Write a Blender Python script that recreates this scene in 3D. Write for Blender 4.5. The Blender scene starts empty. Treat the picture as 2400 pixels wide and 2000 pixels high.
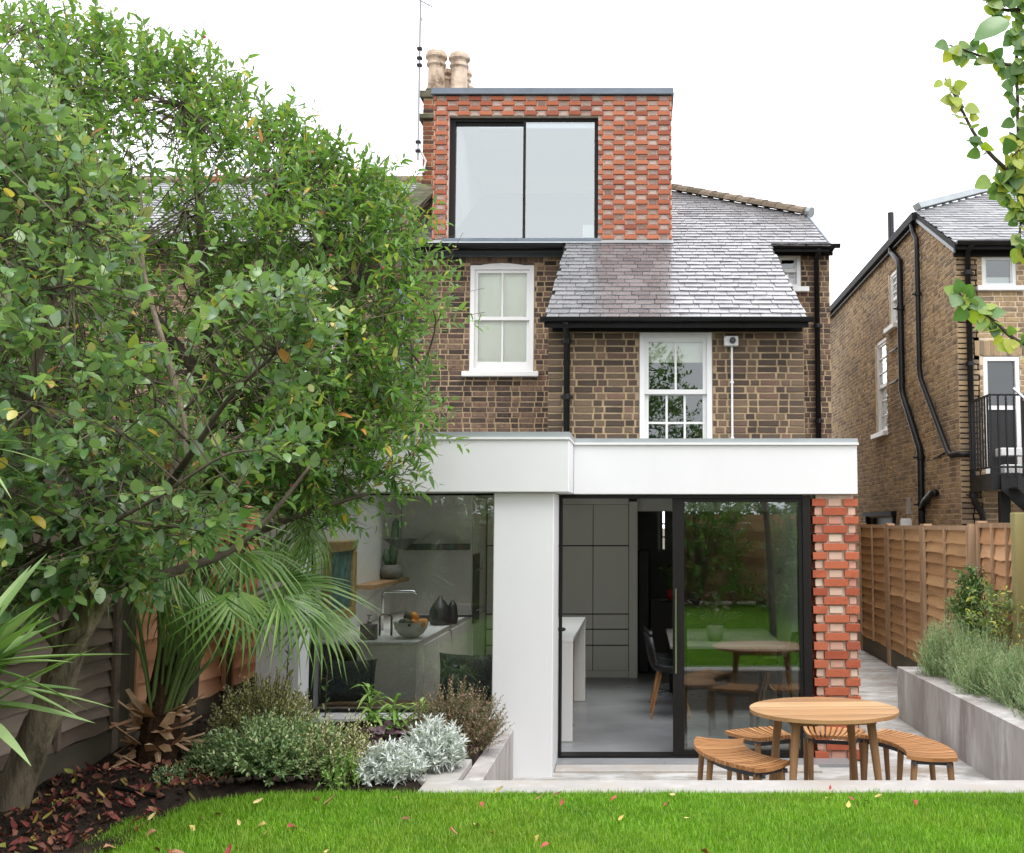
import bpy, bmesh, math, random
import numpy as np
from mathutils import Vector, Matrix, Euler

random.seed(7)
rng = np.random.default_rng(11)
S = bpy.context.scene
C = S.collection
PI = math.pi

# ------------------------------------------------------------------ camera, sky, sun, exposure
EYE = 1.96
cam_d = bpy.data.cameras.new("camera")
cam = bpy.data.objects.new("camera", cam_d)
C.objects.link(cam)
cam.location = (0, 0, EYE)
cam.rotation_euler = (math.radians(90 + 4.863), 0, 0)
cam_d.sensor_fit = 'HORIZONTAL'
cam_d.sensor_width = 36
cam_d.lens = 36 * 2680 / 2400
cam_d.shift_x = -0.125
cam_d.clip_start = 0.05
cam_d.clip_end = 3000
S.camera = cam

SUN_EL, SUN_AZ = math.radians(62), math.radians(156)
world = bpy.data.worlds.new("World")
S.world = world
world.use_nodes = True
wn = world.node_tree
wn.nodes.clear()
sky = wn.nodes.new('ShaderNodeTexSky')
sky.sky_type = 'NISHITA'
sky.sun_disc = False
sky.sun_elevation = SUN_EL
sky.sun_rotation = SUN_AZ
sky.dust_density = 4.0
sky.air_density = 1.0
hs = wn.nodes.new('ShaderNodeHueSaturation')
hs.inputs['Saturation'].default_value = 0.12
mixc = wn.nodes.new('ShaderNodeMix')
mixc.data_type = 'RGBA'
mixc.inputs[0].default_value = 0.78
mixc.inputs[7].default_value = (14.9, 15.1, 15.9, 1)      # even cloud layer over the clear sky
bg = wn.nodes.new('ShaderNodeBackground')
bg.inputs['Strength'].default_value = 0.12
wo = wn.nodes.new('ShaderNodeOutputWorld')
wn.links.new(sky.outputs[0], hs.inputs['Color'])
wn.links.new(hs.outputs[0], mixc.inputs[6])
wn.links.new(mixc.outputs[2], bg.inputs['Color'])
wn.links.new(bg.outputs[0], wo.inputs['Surface'])

sun_d = bpy.data.lights.new("sun", 'SUN')
sun_d.energy = 1.3
sun_d.angle = math.radians(32)
sun_d.color = (1.0, 0.975, 0.94)
sun = bpy.data.objects.new("sun", sun_d)
C.objects.link(sun)
# light comes from behind the camera, a little to its right
sun.rotation_euler = (math.radians(28), 0, math.radians(24))

S.view_settings.view_transform = 'Standard'
S.view_settings.look = 'None'
S.view_settings.exposure = 0.55
S.view_settings.gamma = 1.0
S.view_settings.use_curve_mapping = False
S.render.engine = 'CYCLES'
S.cycles.max_bounces = 12
S.cycles.transparent_max_bounces = 12
S.cycles.diffuse_bounces = 8
S.cycles.glossy_bounces = 4
S.cycles.use_denoising = True

# ------------------------------------------------------------------ helpers: materials
def _rnd(nt):
    oi = nt.nodes.new('ShaderNodeObjectInfo')
    ge = nt.nodes.new('ShaderNodeNewGeometry')
    ad = nt.nodes.new('ShaderNodeMath'); ad.operation = 'ADD'
    nt.links.new(oi.outputs['Random'], ad.inputs[0])
    nt.links.new(ge.outputs['Random Per Island'], ad.inputs[1])
    fr = nt.nodes.new('ShaderNodeMath'); fr.operation = 'FRACT'
    nt.links.new(ad.outputs[0], fr.inputs[0])
    return fr.outputs[0], ge

def ramp_node(nt, stops, const=False):
    r = nt.nodes.new('ShaderNodeValToRGB')
    r.color_ramp.interpolation = 'CONSTANT' if const else 'LINEAR'
    e = r.color_ramp.elements
    while len(e) < len(stops):
        e.new(0.5)
    for i, (p, c) in enumerate(stops):
        e[i].position = p
        e[i].color = (*c, 1)
    return r

def mk(name, cols, rough=0.8, noise=(6, 0.25), bump=None, spec=0.5, metal=0.0, stretch=(1, 1, 1), stain=None,
       stain2=None, trans=0.0, back=None, coat=0.0, const=False, detail=4.0, space='Object', rough_noise=0.0, ofs=37.0, wstain=None):
    """cols: one colour or ramp stops picked per piece; noise multiplies it; stain mixes another colour through a noise"""
    m = bpy.data.materials.new(name)
    m.use_nodes = True
    nt = m.node_tree
    b = nt.nodes['Principled BSDF']
    out = nt.nodes['Material Output']
    rnd, ge = _rnd(nt)
    if isinstance(cols[0], (int, float)):
        cols = [(0.0, cols), (1.0, cols)]
    rp = ramp_node(nt, cols, const)
    nt.links.new(rnd, rp.inputs[0])
    col = rp.outputs[0]
    tc = nt.nodes.new('ShaderNodeTexCoord')
    off = nt.nodes.new('ShaderNodeVectorMath'); off.operation = 'MULTIPLY_ADD'
    sc = nt.nodes.new('ShaderNodeCombineXYZ')
    for i in range(3):
        sc.inputs[i].default_value = stretch[i]
    cb = nt.nodes.new('ShaderNodeCombineXYZ')
    mu = nt.nodes.new('ShaderNodeMath'); mu.operation = 'MULTIPLY'; mu.inputs[1].default_value = ofs
    nt.links.new(rnd, mu.inputs[0])
    for i in range(3):
        nt.links.new(mu.outputs[0], cb.inputs[i])
    nt.links.new(tc.outputs[space], off.inputs[0])
    nt.links.new(sc.outputs[0], off.inputs[1])
    nt.links.new(cb.outputs[0], off.inputs[2])
    vec = off.outputs[0]
    def noise_n(scale, det=detail, rg=0.6):
        n = nt.nodes.new('ShaderNodeTexNoise')
        n.inputs['Scale'].default_value = scale
        n.inputs['Detail'].default_value = det
        n.inputs['Roughness'].default_value = rg
        nt.links.new(vec, n.inputs['Vector'])
        return n.outputs['Fac']
    if noise:
        f = noise_n(noise[0])
        mr = nt.nodes.new('ShaderNodeMapRange')
        mr.inputs[1].default_value = 0.28; mr.inputs[2].default_value = 0.72
        mr.inputs[3].default_value = 1 - noise[1]; mr.inputs[4].default_value = 1 + noise[1]
        nt.links.new(f, mr.inputs[0])
        mx = nt.nodes.new('ShaderNodeMix'); mx.data_type = 'RGBA'; mx.blend_type = 'MULTIPLY'
        mx.inputs[0].default_value = 1.0
        nt.links.new(col, mx.inputs[6]); nt.links.new(mr.outputs[0], mx.inputs[7])
        col = mx.outputs[2]
    for st in (stain, stain2):
        if st:
            f = noise_n(st[0], 6.0, 0.65)
            mr = nt.nodes.new('ShaderNodeMapRange')
            mr.inputs[1].default_value = st[3] if len(st) > 3 else 0.5
            mr.inputs[2].default_value = (st[3] if len(st) > 3 else 0.5) + 0.16
            mr.inputs[4].default_value = st[2]
            nt.links.new(f, mr.inputs[0])
            mx = nt.nodes.new('ShaderNodeMix'); mx.data_type = 'RGBA'
            nt.links.new(mr.outputs[0], mx.inputs[0])
            nt.links.new(col, mx.inputs[6]); mx.inputs[7].default_value = (*st[1], 1)
            col = mx.outputs[2]
    for st in (wstain or ()):      # marks that run across the pieces of a wall: (scale, colour, amount, threshold, stretch)
        mp = nt.nodes.new('ShaderNodeVectorMath'); mp.operation = 'MULTIPLY'
        nt.links.new(ge.outputs['Position'], mp.inputs[0]); mp.inputs[1].default_value = st[4]
        n = nt.nodes.new('ShaderNodeTexNoise'); n.inputs['Scale'].default_value = st[0]; n.inputs['Detail'].default_value = 6; n.inputs['Roughness'].default_value = .62
        nt.links.new(mp.outputs[0], n.inputs['Vector'])
        mr = nt.nodes.new('ShaderNodeMapRange'); mr.inputs[1].default_value = st[3]; mr.inputs[2].default_value = st[3] + .18; mr.inputs[4].default_value = st[2]
        nt.links.new(n.outputs['Fac'], mr.inputs[0])
        mx = nt.nodes.new('ShaderNodeMix'); mx.data_type = 'RGBA'
        nt.links.new(mr.outputs[0], mx.inputs[0]); nt.links.new(col, mx.inputs[6]); mx.inputs[7].default_value = (*st[1], 1)
        col = mx.outputs[2]
    if back:
        mx = nt.nodes.new('ShaderNodeMix'); mx.data_type = 'RGBA'
        nt.links.new(ge.outputs['Backfacing'], mx.inputs[0])
        nt.links.new(col, mx.inputs[6])
        m2 = nt.nodes.new('ShaderNodeMix'); m2.data_type = 'RGBA'
        m2.inputs[0].default_value = 0.6
        nt.links.new(col, m2.inputs[6]); m2.inputs[7].default_value = (*back, 1)
        nt.links.new(m2.outputs[2], mx.inputs[7])
        col = mx.outputs[2]
    nt.links.new(col, b.inputs['Base Color'])
    b.inputs['Roughness'].default_value = rough
    if rough_noise:
        f = noise_n(3.0)
        mr = nt.nodes.new('ShaderNodeMapRange')
        mr.inputs[1].default_value = 0.3; mr.inputs[2].default_value = 0.7
        mr.inputs[3].default_value = max(0.02, rough - rough_noise); mr.inputs[4].default_value = rough + rough_noise
        nt.links.new(f, mr.inputs[0]); nt.links.new(mr.outputs[0], b.inputs['Roughness'])
    b.inputs['Metallic'].default_value = metal
    b.inputs['Specular IOR Level'].default_value = spec
    b.inputs['Coat Weight'].default_value = coat
    b.inputs['Coat Roughness'].default_value = .14
    if bump:
        f = noise_n(bump[0], 5.0)
        bp = nt.nodes.new('ShaderNodeBump')
        bp.inputs['Strength'].default_value = bump[1]
        bp.inputs['Distance'].default_value = bump[2] if len(bump) > 2 else 0.01
        nt.links.new(f, bp.inputs['Height'])
        nt.links.new(bp.outputs[0], b.inputs['Normal'])
    if trans:
        tr = nt.nodes.new('ShaderNodeBsdfTranslucent')
        g = nt.nodes.new('ShaderNodeMix'); g.data_type = 'RGBA'; g.blend_type = 'MULTIPLY'; g.inputs[0].default_value = 1
        nt.links.new(col, g.inputs[6]); g.inputs[7].default_value = (1.15, 1.4, 0.45, 1)
        nt.links.new(g.outputs[2], tr.inputs[0])
        ms = nt.nodes.new('ShaderNodeMixShader'); ms.inputs[0].default_value = trans
        nt.links.new(b.outputs[0], ms.inputs[1]); nt.links.new(tr.outputs[0], ms.inputs[2])
        nt.links.new(ms.outputs[0], out.inputs['Surface'])
    return m

def glass(name, tint=(0.9, 0.95, 0.93), ior=1.5, gain=1.7, floor=0.0, rough=0.0):
    """single sheet of window glass: Fresnel mirror over tinted see-through"""
    m = bpy.data.materials.new(name)
    m.use_nodes = True
    nt = m.node_tree
    nt.nodes.clear()
    out = nt.nodes.new('ShaderNodeOutputMaterial')
    fr = nt.nodes.new('ShaderNodeFresnel'); fr.inputs[0].default_value = ior
    mu = nt.nodes.new('ShaderNodeMath'); mu.operation = 'MULTIPLY_ADD'; mu.use_clamp = True
    mu.inputs[1].default_value = gain; mu.inputs[2].default_value = floor
    gl = nt.nodes.new('ShaderNodeBsdfGlossy'); gl.inputs['Roughness'].default_value = rough
    gl.inputs['Color'].default_value = (0.92, 0.97, 0.955, 1)
    tr = nt.nodes.new('ShaderNodeBsdfTransparent'); tr.inputs[0].default_value = (*tint, 1)
    ms = nt.nodes.new('ShaderNodeMixShader')
    nt.links.new(fr.outputs[0], mu.inputs[0]); nt.links.new(mu.outputs[0], ms.inputs[0])
    nt.links.new(tr.outputs[0], ms.inputs[1]); nt.links.new(gl.outputs[0], ms.inputs[2])
    nt.links.new(ms.outputs[0], out.inputs['Surface'])
    return m

# ------------------------------------------------------------------ helpers: meshes and objects
class MB:
    def __init__(s):
        s.v = []; s.f = []
    def quad(s, *p):
        n = len(s.v); s.v += [tuple(q) for q in p]; s.f.append(tuple(range(n, n + len(p)))); return s
    def box(s, x0, x1, y0, y1, z0, z1):
        n = len(s.v)
        s.v += [(x0, y0, z0), (x1, y0, z0), (x1, y1, z0), (x0, y1, z0), (x0, y0, z1), (x1, y0, z1), (x1, y1, z1), (x0, y1, z1)]
        s.f += [tuple(n + i for i in q) for q in ((3, 2, 1, 0), (4, 5, 6, 7), (0, 1, 5, 4), (1, 2, 6, 5), (2, 3, 7, 6), (3, 0, 4, 7))]
        return s
    def bbox(s, x0, x1, y0, y1, z0, z1, b=0.006):
        """box with chamfered edges"""
        bm = bmesh.new()
        bmesh.ops.create_cube(bm, size=1.0)
        for w in bm.verts:
            w.co = Vector(((x0 + x1) / 2 + w.co.x * (x1 - x0), (y0 + y1) / 2 + w.co.y * (y1 - y0), (z0 + z1) / 2 + w.co.z * (z1 - z0)))
        bmesh.ops.bevel(bm, geom=bm.edges[:], offset=b, segments=1, affect='EDGES')
        s.bm(bm); bm.free(); return s
    def bm(s, bm):
        n = len(s.v)
        bm.verts.index_update()
        s.v += [tuple(w.co) for w in bm.verts]
        s.f += [tuple(n + w.index for w in f.verts) for f in bm.faces]
    def obox(s, c, sx, sy, sz, R):
        """box of full sizes sx sy sz about c turned by the matrix R"""
        n = len(s.v)
        for q in ((-1, -1, -1), (1, -1, -1), (1, 1, -1), (-1, 1, -1), (-1, -1, 1), (1, -1, 1), (1, 1, 1), (-1, 1, 1)):
            s.v.append(tuple(Vector(c) + R @ Vector((q[0] * sx / 2, q[1] * sy / 2, q[2] * sz / 2))))
        s.f += [tuple(n + i for i in q) for q in ((3, 2, 1, 0), (4, 5, 6, 7), (0, 1, 5, 4), (1, 2, 6, 5), (2, 3, 7, 6), (3, 0, 4, 7))]
        return s
    def bar(s, a, b, w, d):
        """square bar between two points"""
        a = Vector(a); b = Vector(b); z = (b - a)
        L = z.length; z.normalize()
        x = z.cross(Vector((0, 1, 0)) if abs(z.y) < 0.9 else Vector((1, 0, 0))).normalized(); y = z.cross(x)
        R = Matrix((x, y, z)).transposed()
        return s.obox((a + b) / 2, w, d, L, R)
    def tube(s, pts, rad, n=8, cap=True):
        pts = [Vector(p) for p in pts]
        if isinstance(rad, (int, float)):
            rad = [rad] * len(pts)
        base = len(s.v)
        prev = None
        for i, p in enumerate(pts):
            t = (pts[min(i + 1, len(pts) - 1)] - pts[max(i - 1, 0)]).normalized()
            if prev is None:
                a = t.cross(Vector((0, 0, 1)) if abs(t.z) < 0.9 else Vector((1, 0, 0))).normalized()
            else:
                a = (prev - t * prev.dot(t)).normalized()
            prev = a
            b = t.cross(a)
            for k in range(n):
                q = 2 * PI * k / n
                s.v.append(tuple(p + (a * math.cos(q) + b * math.sin(q)) * rad[i]))
        for i in range(len(pts) - 1):
            for k in range(n):
                k2 = (k + 1) % n
                s.f.append((base + i * n + k, base + i * n + k2, base + (i + 1) * n + k2, base + (i + 1) * n + k))
        if cap:
            s.f.append(tuple(base + k for k in reversed(range(n))))
            s.f.append(tuple(base + (len(pts) - 1) * n + k for k in range(n)))
        return s
    def lathe(s, prof, c=(0, 0, 0), n=20):
        """prof: list of (radius, height) from below to above"""
        base = len(s.v)
        for r, z in prof:
            for k in range(n):
                q = 2 * PI * k / n
                s.v.append((c[0] + r * math.cos(q), c[1] + r * math.sin(q), c[2] + z))
        for i in range(len(prof) - 1):
            for k in range(n):
                k2 = (k + 1) % n
                s.f.append((base + i * n + k, base + i * n + k2, base + (i + 1) * n + k2, base + (i + 1) * n + k))
        s.f.append(tuple(base + k for k in reversed(range(n))))
        s.f.append(tuple(base + (len(prof) - 1) * n + k for k in range(n)))
        return s
    def prism(s, poly, axis, a0, a1):
        """poly: 2-d points on the two other axes, extruded along axis 0/1/2"""
        n = len(s.v); k = len(poly)
        for a in (a0, a1):
            for p in poly:
                q = list(p); q.insert(axis, a); s.v.append(tuple(q))
        s.f.append(tuple(n + i for i in range(k)))
        s.f.append(tuple(n + k + i for i in reversed(range(k))))
        for i in range(k):
            j = (i + 1) % k
            s.f.append((n + i, n + k + i, n + k + j, n + j))
        return s
    def sheet(s, grid):
        """grid of points -> quads"""
        n = len(s.v); h = len(grid); w = len(grid[0])
        for row in grid:
            s.v += [tuple(p) for p in row]
        for i in range(h - 1):
            for j in range(w - 1):
                s.f.append((n + i * w + j, n + i * w + j + 1, n + (i + 1) * w + j + 1, n + (i + 1) * w + j))
        return s

def wl(o):
    p = Vector(o.location)
    while o.parent:
        o = o.parent; p += o.location
    return p

def link(name, me, mat, parent=None, loc=(0, 0, 0)):
    o = bpy.data.objects.new(name, me)
    C.objects.link(o)
    if mat and len(me.materials) == 0:
        me.materials.append(mat)
    if parent:
        o.parent = parent
        o.location = Vector(loc) - wl(parent)
    else:
        o.location = loc
    return o

def fix(me):
    bm = bmesh.new(); bm.from_mesh(me)
    bmesh.ops.recalc_face_normals(bm, faces=bm.faces)
    bm.to_mesh(me); bm.free()

def add(name, mb, mat, parent=None, smooth=False, recalc=True):
    """one mesh object; its origin is put at the middle of its base"""
    a = np.array(mb.v, dtype=float)
    lo, hi = a.min(0), a.max(0)
    o = np.array([(lo[0] + hi[0]) / 2, (lo[1] + hi[1]) / 2, lo[2]])
    me = bpy.data.meshes.new(name)
    me.from_pydata((a - o).tolist(), [], mb.f)
    if recalc:
        fix(me)
    if smooth:
        me.polygons.foreach_set('use_smooth', [True] * len(me.polygons))
    me.update()
    return link(name, me, mat, parent, o)

def tag(o, label=None, cat=None, group=None, kind=None):
    if label: o['label'] = label
    if cat: o['category'] = cat
    if group: o['group'] = group
    if kind: o['kind'] = kind
    return o

def thing(name, label, cat, loc=(0, 0, 0), group=None):
    o = bpy.data.objects.new(name, None)
    o.empty_display_size = 0.2
    C.objects.link(o)
    o.location = loc
    return tag(o, label, cat, group)

def copy_tree(o, parent=None):
    c = o.copy(); C.objects.link(c)
    if parent: c.parent = parent
    for ch in list(o.children):
        copy_tree(ch, c)
    return c

def tri_base(mb):
    """a small MB as (verts, tris)"""
    t = []
    for f in mb.f:
        for i in range(1, len(f) - 1):
            t.append((f[0], f[i], f[i + 1]))
    return np.array(mb.v, dtype=np.float32), np.array(t, dtype=np.int32)

def np_mesh(name, V, T, smooth=False):
    me = bpy.data.meshes.new(name)
    me.vertices.add(len(V)); me.vertices.foreach_set('co', np.ascontiguousarray(V, dtype=np.float32).ravel())
    me.loops.add(len(T) * 3); me.loops.foreach_set('vertex_index', np.ascontiguousarray(T, dtype=np.int32).ravel())
    me.polygons.add(len(T))
    me.polygons.foreach_set('loop_start', np.arange(0, len(T) * 3, 3, dtype=np.int32))
    me.polygons.foreach_set('use_smooth', np.full(len(T), bool(smooth)))
    me.update(calc_edges=True)
    me.validate()
    return me

def scatter(name, bases, P, R, mat, parent=None, smooth=False, origin=None):
    """many small pieces in ONE mesh: P (n,3) places, R (n,3,3) matrices (with scale), bases: list of (verts, tris) used in turn"""
    if origin is None:
        origin = P.mean(0); origin[2] = P[:, 2].min()
    Vs, Ts = [], []; off = 0
    idx = np.arange(len(P)) % len(bases)
    for k, (bv, bt) in enumerate(bases):
        sel = idx == k
        if not sel.any(): continue
        V = np.einsum('nij,vj->nvi', R[sel], bv) + (P[sel] - origin)[:, None, :]
        n = V.shape[0]
        T = bt[None] + (np.arange(n) * len(bv))[:, None, None] + off
        Vs.append(V.reshape(-1, 3)); Ts.append(T.reshape(-1, 3)); off += n * len(bv)
    me = np_mesh(name, np.concatenate(Vs), np.concatenate(Ts), smooth)
    return link(name, me, mat, parent, origin)

def pieces(name, bases, P, R, mat, parent, meshes=None, smooth=False):
    """the same pieces as single objects that share a few meshes"""
    if meshes is None:
        meshes = [np_mesh(name, v, t, smooth) for v, t in bases]
        for me in meshes: me.materials.append(mat)
    pw = wl(parent)
    for i in range(len(P)):
        o = bpy.data.objects.new(name, meshes[i % len(meshes)])
        C.objects.link(o); o.parent = parent
        M3 = Matrix(R[i].tolist())
        lo, ro, sc = M3.to_4x4().decompose()
        o.location = Vector(P[i]) - pw
        o.rotation_euler = ro.to_euler(); o.scale = sc
    return meshes

def frames(d, up):
    """n,3,3 matrices whose columns are (side, along d, normal)"""
    d = d / np.linalg.norm(d, axis=1, keepdims=True)
    s = np.cross(d, up); s /= np.maximum(np.linalg.norm(s, axis=1, keepdims=True), 1e-6)
    n = np.cross(s, d)
    return np.stack([s, d, n], axis=2)

def inside(poly, x, z):
    x = np.asarray(x); z = np.asarray(z); r = np.zeros(x.shape, bool)
    n = len(poly)
    for i in range(n):
        x0, z0 = poly[i]; x1, z1 = poly[(i + 1) % n]
        c = ((z0 > z) != (z1 > z))
        with np.errstate(divide='ignore', invalid='ignore'):
            r ^= c & (x < (x1 - x0) * (z - z0) / (z1 - z0 + 1e-12) + x0)
    return r

def edge_dist(poly, x, z):
    d = np.full(np.shape(x), 1e9)
    n = len(poly)
    for i in range(n):
        a = np.array(poly[i]); b = np.array(poly[(i + 1) % n]); ab = b - a
        t = np.clip(((x - a[0]) * ab[0] + (z - a[1]) * ab[1]) / (ab @ ab), 0, 1)
        d = np.minimum(d, np.hypot(x - a[0] - t * ab[0], z - a[1] - t * ab[1]))
    return d

# ---- masonry: a wall is a frame (base point, yaw): along = local +X, outward = local -Y
def wall_core(mb, base, yaw, W, z0, z1, thick, openings=(), top=None):
    """the solid behind the bricks, with real openings; thick goes inwards"""
    ss = sorted({0, W, *[o[0] for o in openings], *[o[1] for o in openings]})
    zs = sorted({z0, z1, *[o[2] for o in openings], *[o[3] for o in openings]})
    ss = [s for s in ss if -1e-6 <= s <= W + 1e-6]; zs = [z for z in zs if z0 - 1e-6 <= z <= z1 + 1e-6]
    c, s_ = math.cos(yaw), math.sin(yaw)
    def pt(s, y, z):
        return (base[0] + s * c - y * s_, base[1] + s * s_ + y * c, z)
    def full(i, j):
        if not (0 <= i < len(ss) - 1 and 0 <= j < len(zs) - 1): return False
        sm, zm = (ss[i] + ss[i + 1]) / 2, (zs[j] + zs[j + 1]) / 2
        return not any(o[0] < sm < o[1] and o[2] < zm < o[3] for o in openings)
    for i in range(len(ss) - 1):
        for j in range(len(zs) - 1):
            if not full(i, j): continue
            a, b, p, q = ss[i], ss[i + 1], zs[j], zs[j + 1]
            mb.quad(pt(a, 0, p), pt(b, 0, p), pt(b, 0, q), pt(a, 0, q))
            mb.quad(pt(b, thick, p), pt(a, thick, p), pt(a, thick, q), pt(b, thick, q))
            if not full(i - 1, j): mb.quad(pt(a, thick, p), pt(a, 0, p), pt(a, 0, q), pt(a, thick, q))
            if not full(i + 1, j): mb.quad(pt(b, 0, p), pt(b, thick, p), pt(b, thick, q), pt(b, 0, q))
            if not full(i, j - 1): mb.quad(pt(a, 0, p), pt(a, thick, p), pt(b, thick, p), pt(b, 0, p))
            if not full(i, j + 1): mb.quad(pt(a, 0, q), pt(b, 0, q), pt(b, thick, q), pt(a, thick, q))
    return mb

def brick_base(seed, rough=0.03, ring=.72, ix=.035, iz=.12):
    """unit brick, back on y=0, face at y=-1, worn corners"""
    r = random.Random(seed); m = MB()
    j = lambda a: r.uniform(-a, a)
    cs = [(-.5, -.5), (.5, -.5), (.5, .5), (-.5, .5)]
    for x, z in cs: m.v.append((x, 0, z))
    for x, z in cs: m.v.append((x + j(rough * .3), -ring, z + j(rough)))
    for x, z in cs: m.v.append((x * (1 - ix) + j(rough * .3), -1 + j(.08 if ring < .8 else .03), z * (1 - iz) + j(rough)))
    for a in (0, 4):
        for i in range(4):
            k = (i + 1) % 4
            m.f.append((a + i, a + k, a + 4 + k, a + 4 + i))
    m.f.append((8, 9, 10, 11))
    return tri_base(m)

def layout(W, z0, z1, openings, bond='flemish', course=0.075, L=0.210, H=0.0985, J=0.0155, h=0.0575, keep=None, jit=0.003, seed=1):
    """list of (s0,s1,zlo,zhi) brick faces"""
    r = random.Random(seed); out = []
    n = int((z1 - z0) / course + 0.3)
    for i in range(n):
        zl = z0 + i * course + 0.009; zh = zl + h
        if zh > z1 + 0.01: break
        s = -r.uniform(0, .02)
        if bond == 'flemish':
            seq = [L, H]; k = i % 2
            if i % 2: s -= 0.0  # closer
            s += -(L * .75) if i % 2 else -(H * .2)
        elif bond == 'english':
            seq = [H, H] if i % 2 else [L, L]; k = 0
            s += -(H * .5) if i % 2 else 0
        else:                                   # garden wall: three stretchers to a header, shifted
            seq = [L, L, L, H]; k = i * 3; s += -(L * .5) * (i % 2) - (i % 5) * .03
        while s < W:
            ln = seq[k % len(seq)] * r.uniform(.95, 1.05); k += 1
            a, b = max(s, 0), min(s + ln, W)
            s += ln + J
            segs = [(a, b)]
            for (o0, o1, p0, p1) in openings:
                if p0 < zh - .01 and p1 > zl + .01:
                    new = []
                    for (u, v) in segs:
                        if v <= o0 or u >= o1: new.append((u, v)); continue
                        if u < o0 - .02: new.append((u, o0 - .004))
                        if v > o1 + .02: new.append((o1 + .004, v))
                    segs = new
            for (u, v) in segs:
                if v - u > 0.025 and (keep is None or keep((u + v) / 2, (zl + zh) / 2)):
                    out.append((u + r.uniform(0, jit), v - r.uniform(0, jit), zl + r.uniform(-.0014, .0014), zh + r.uniform(-.0014, .0014)))
    return out

def brick_arrays(rects, base, yaw, proud, seed=3, pj=0.004):
    g = np.random.default_rng(seed)
    A = np.array(rects); c, s = math.cos(yaw), math.sin(yaw)
    sm = (A[:, 0] + A[:, 1]) / 2
    P = np.stack([base[0] + sm * c, base[1] + sm * s, (A[:, 2] + A[:, 3]) / 2], 1)
    d = proud + g.uniform(-pj, pj, len(A)) if np.isscalar(proud) else np.array(proud)
    R = np.zeros((len(A), 3, 3))
    lx = A[:, 1] - A[:, 0]; lz = A[:, 3] - A[:, 2]
    R[:, 0, 0] = c * lx; R[:, 1, 0] = s * lx
    R[:, 0, 1] = -s * d; R[:, 1, 1] = c * d
    R[:, 2, 2] = lz
    return P, R
BRICKS = [brick_base(i, .06) for i in range(9)]
BRICKS_SHARP = [brick_base(20 + i, .022, .93, .014, .05) for i in range(9)]

def lay(parent, rects, base, yaw, proud, mat, single=0, key=None, name='brick', seed=3, pj=0.004, rest='brickwork', bases=None):
    """the first `single` bricks (by key) as parts of their own, the rest joined"""
    if not rects: return 0
    rects = list(rects)
    if key: rects.sort(key=key)
    P, R = brick_arrays(rects, base, yaw, proud, seed, pj)
    k = min(single, len(rects))
    if k:
        pieces(name, bases or BRICKS, P[:k], R[:k], mat, parent)
    if len(rects) > k:
        o = scatter(rest, bases or BRICKS, P[k:], R[k:], mat, parent); o['kind'] = 'stuff'
    return k
# ------------------------------------------------------------------ materials
m_stock = mk('stock_brick', [(0, (.062, .047, .037)), (.2, (.098, .071, .053)), (.43, (.135, .098, .067)), (.63, (.170, .122, .080)), (.78, (.195, .120, .088)), (.91, (.075, .057, .046)), (1, (.21, .155, .10))],
             .92, (26, .55), (40, .5, .006), spec=.25, stain=(11, (.035, .028, .024), .6, .52), wstain=[(.9, (.035, .030, .027), .45, .52, (1, 1, 1.6)), (1.4, (.22, .165, .115), .35, .56, (1, 1, 2.2))])
m_stock_dark = mk('stock_brick_weathered', [(0, (.042, .032, .027)), (.3, (.092, .064, .052)), (.55, (.145, .096, .072)), (.78, (.20, .135, .09)), (.9, (.155, .088, .07)), (1, (.06, .045, .038))],
                  .92, (22, .4), (40, .5, .006), spec=.25, stain=(7, (.035, .028, .024), .5, .56), wstain=[(.8, (.035, .030, .027), .5, .50, (1, 1, 1.4))])
m_yellow = mk('yellow_stock_brick', [(0, (.17, .125, .088)), (.25, (.29, .205, .125)), (.5, (.40, .285, .165)), (.75, (.35, .25, .145)), (.88, (.20, .15, .11)), (1, (.44, .33, .205))],
              .92, (18, .35), (36, .4, .006), spec=.25, wstain=[(.5, (.10, .078, .06), .6, .50, (1, 1, 1.3))])
m_mortar = mk('lime_mortar', (.37, .275, .17), .95, (9, .25), (30, .4, .004), spec=.2, stain=(1.3, (.22, .165, .11), .5, .52))
m_mortar_y = mk('grey_mortar', (.58, .47, .335), .95, (9, .2), (30, .4, .004), spec=.2, stain=(.6, (.34, .27, .19), .5, .5))
m_orange = mk('new_orange_brick', [(0, (.27, .080, .044)), (.35, (.37, .115, .060)), (.7, (.44, .155, .082)), (.9, (.32, .098, .058)), (1, (.22, .068, .046))],
              .85, (14, .22), (60, .55, .005), spec=.3, stain=(16, (.50, .22, .14), .35, .58))
m_pillar_red = mk('pillar_red_brick', [(0, (.30, .070, .036)), (.4, (.39, .098, .048)), (.8, (.45, .13, .065)), (1, (.25, .06, .038))],
                  .85, (14, .22), (60, .6, .005), spec=.3, stain=(14, (.46, .19, .12), .4, .58))
m_pale = mk('limewashed_brick', [(0, (.60, .44, .34)), (.3, (.56, .34, .26)), (.6, (.66, .55, .44)), (.85, (.50, .25, .19)), (1, (.63, .50, .40))],
            .9, (9, .12), (50, .4, .004), spec=.25, stain=(9, (.40, .13, .085), .75, .54))
m_header = mk('rough_grey_header', [(0, (.32, .215, .18)), (.4, (.44, .325, .28)), (.8, (.54, .42, .365)), (1, (.27, .175, .15))], .95, (45, .5), (50, .8, .008), spec=.2)
m_pale_mortar = mk('pale_mortar', (.60, .50, .42), .95, (14, .2), (40, .5, .004), spec=.2)
m_render = mk('white_render', (.68, .685, .695), .75, (1.2, .025), (45, .12, .003), spec=.3, stain=(2.2, (.60, .595, .58), .15, .54), stretch=(1, 1, .5), wstain=[(2.6, (.50, .49, .46), .11, .54, (1, 1, .10))])
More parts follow.
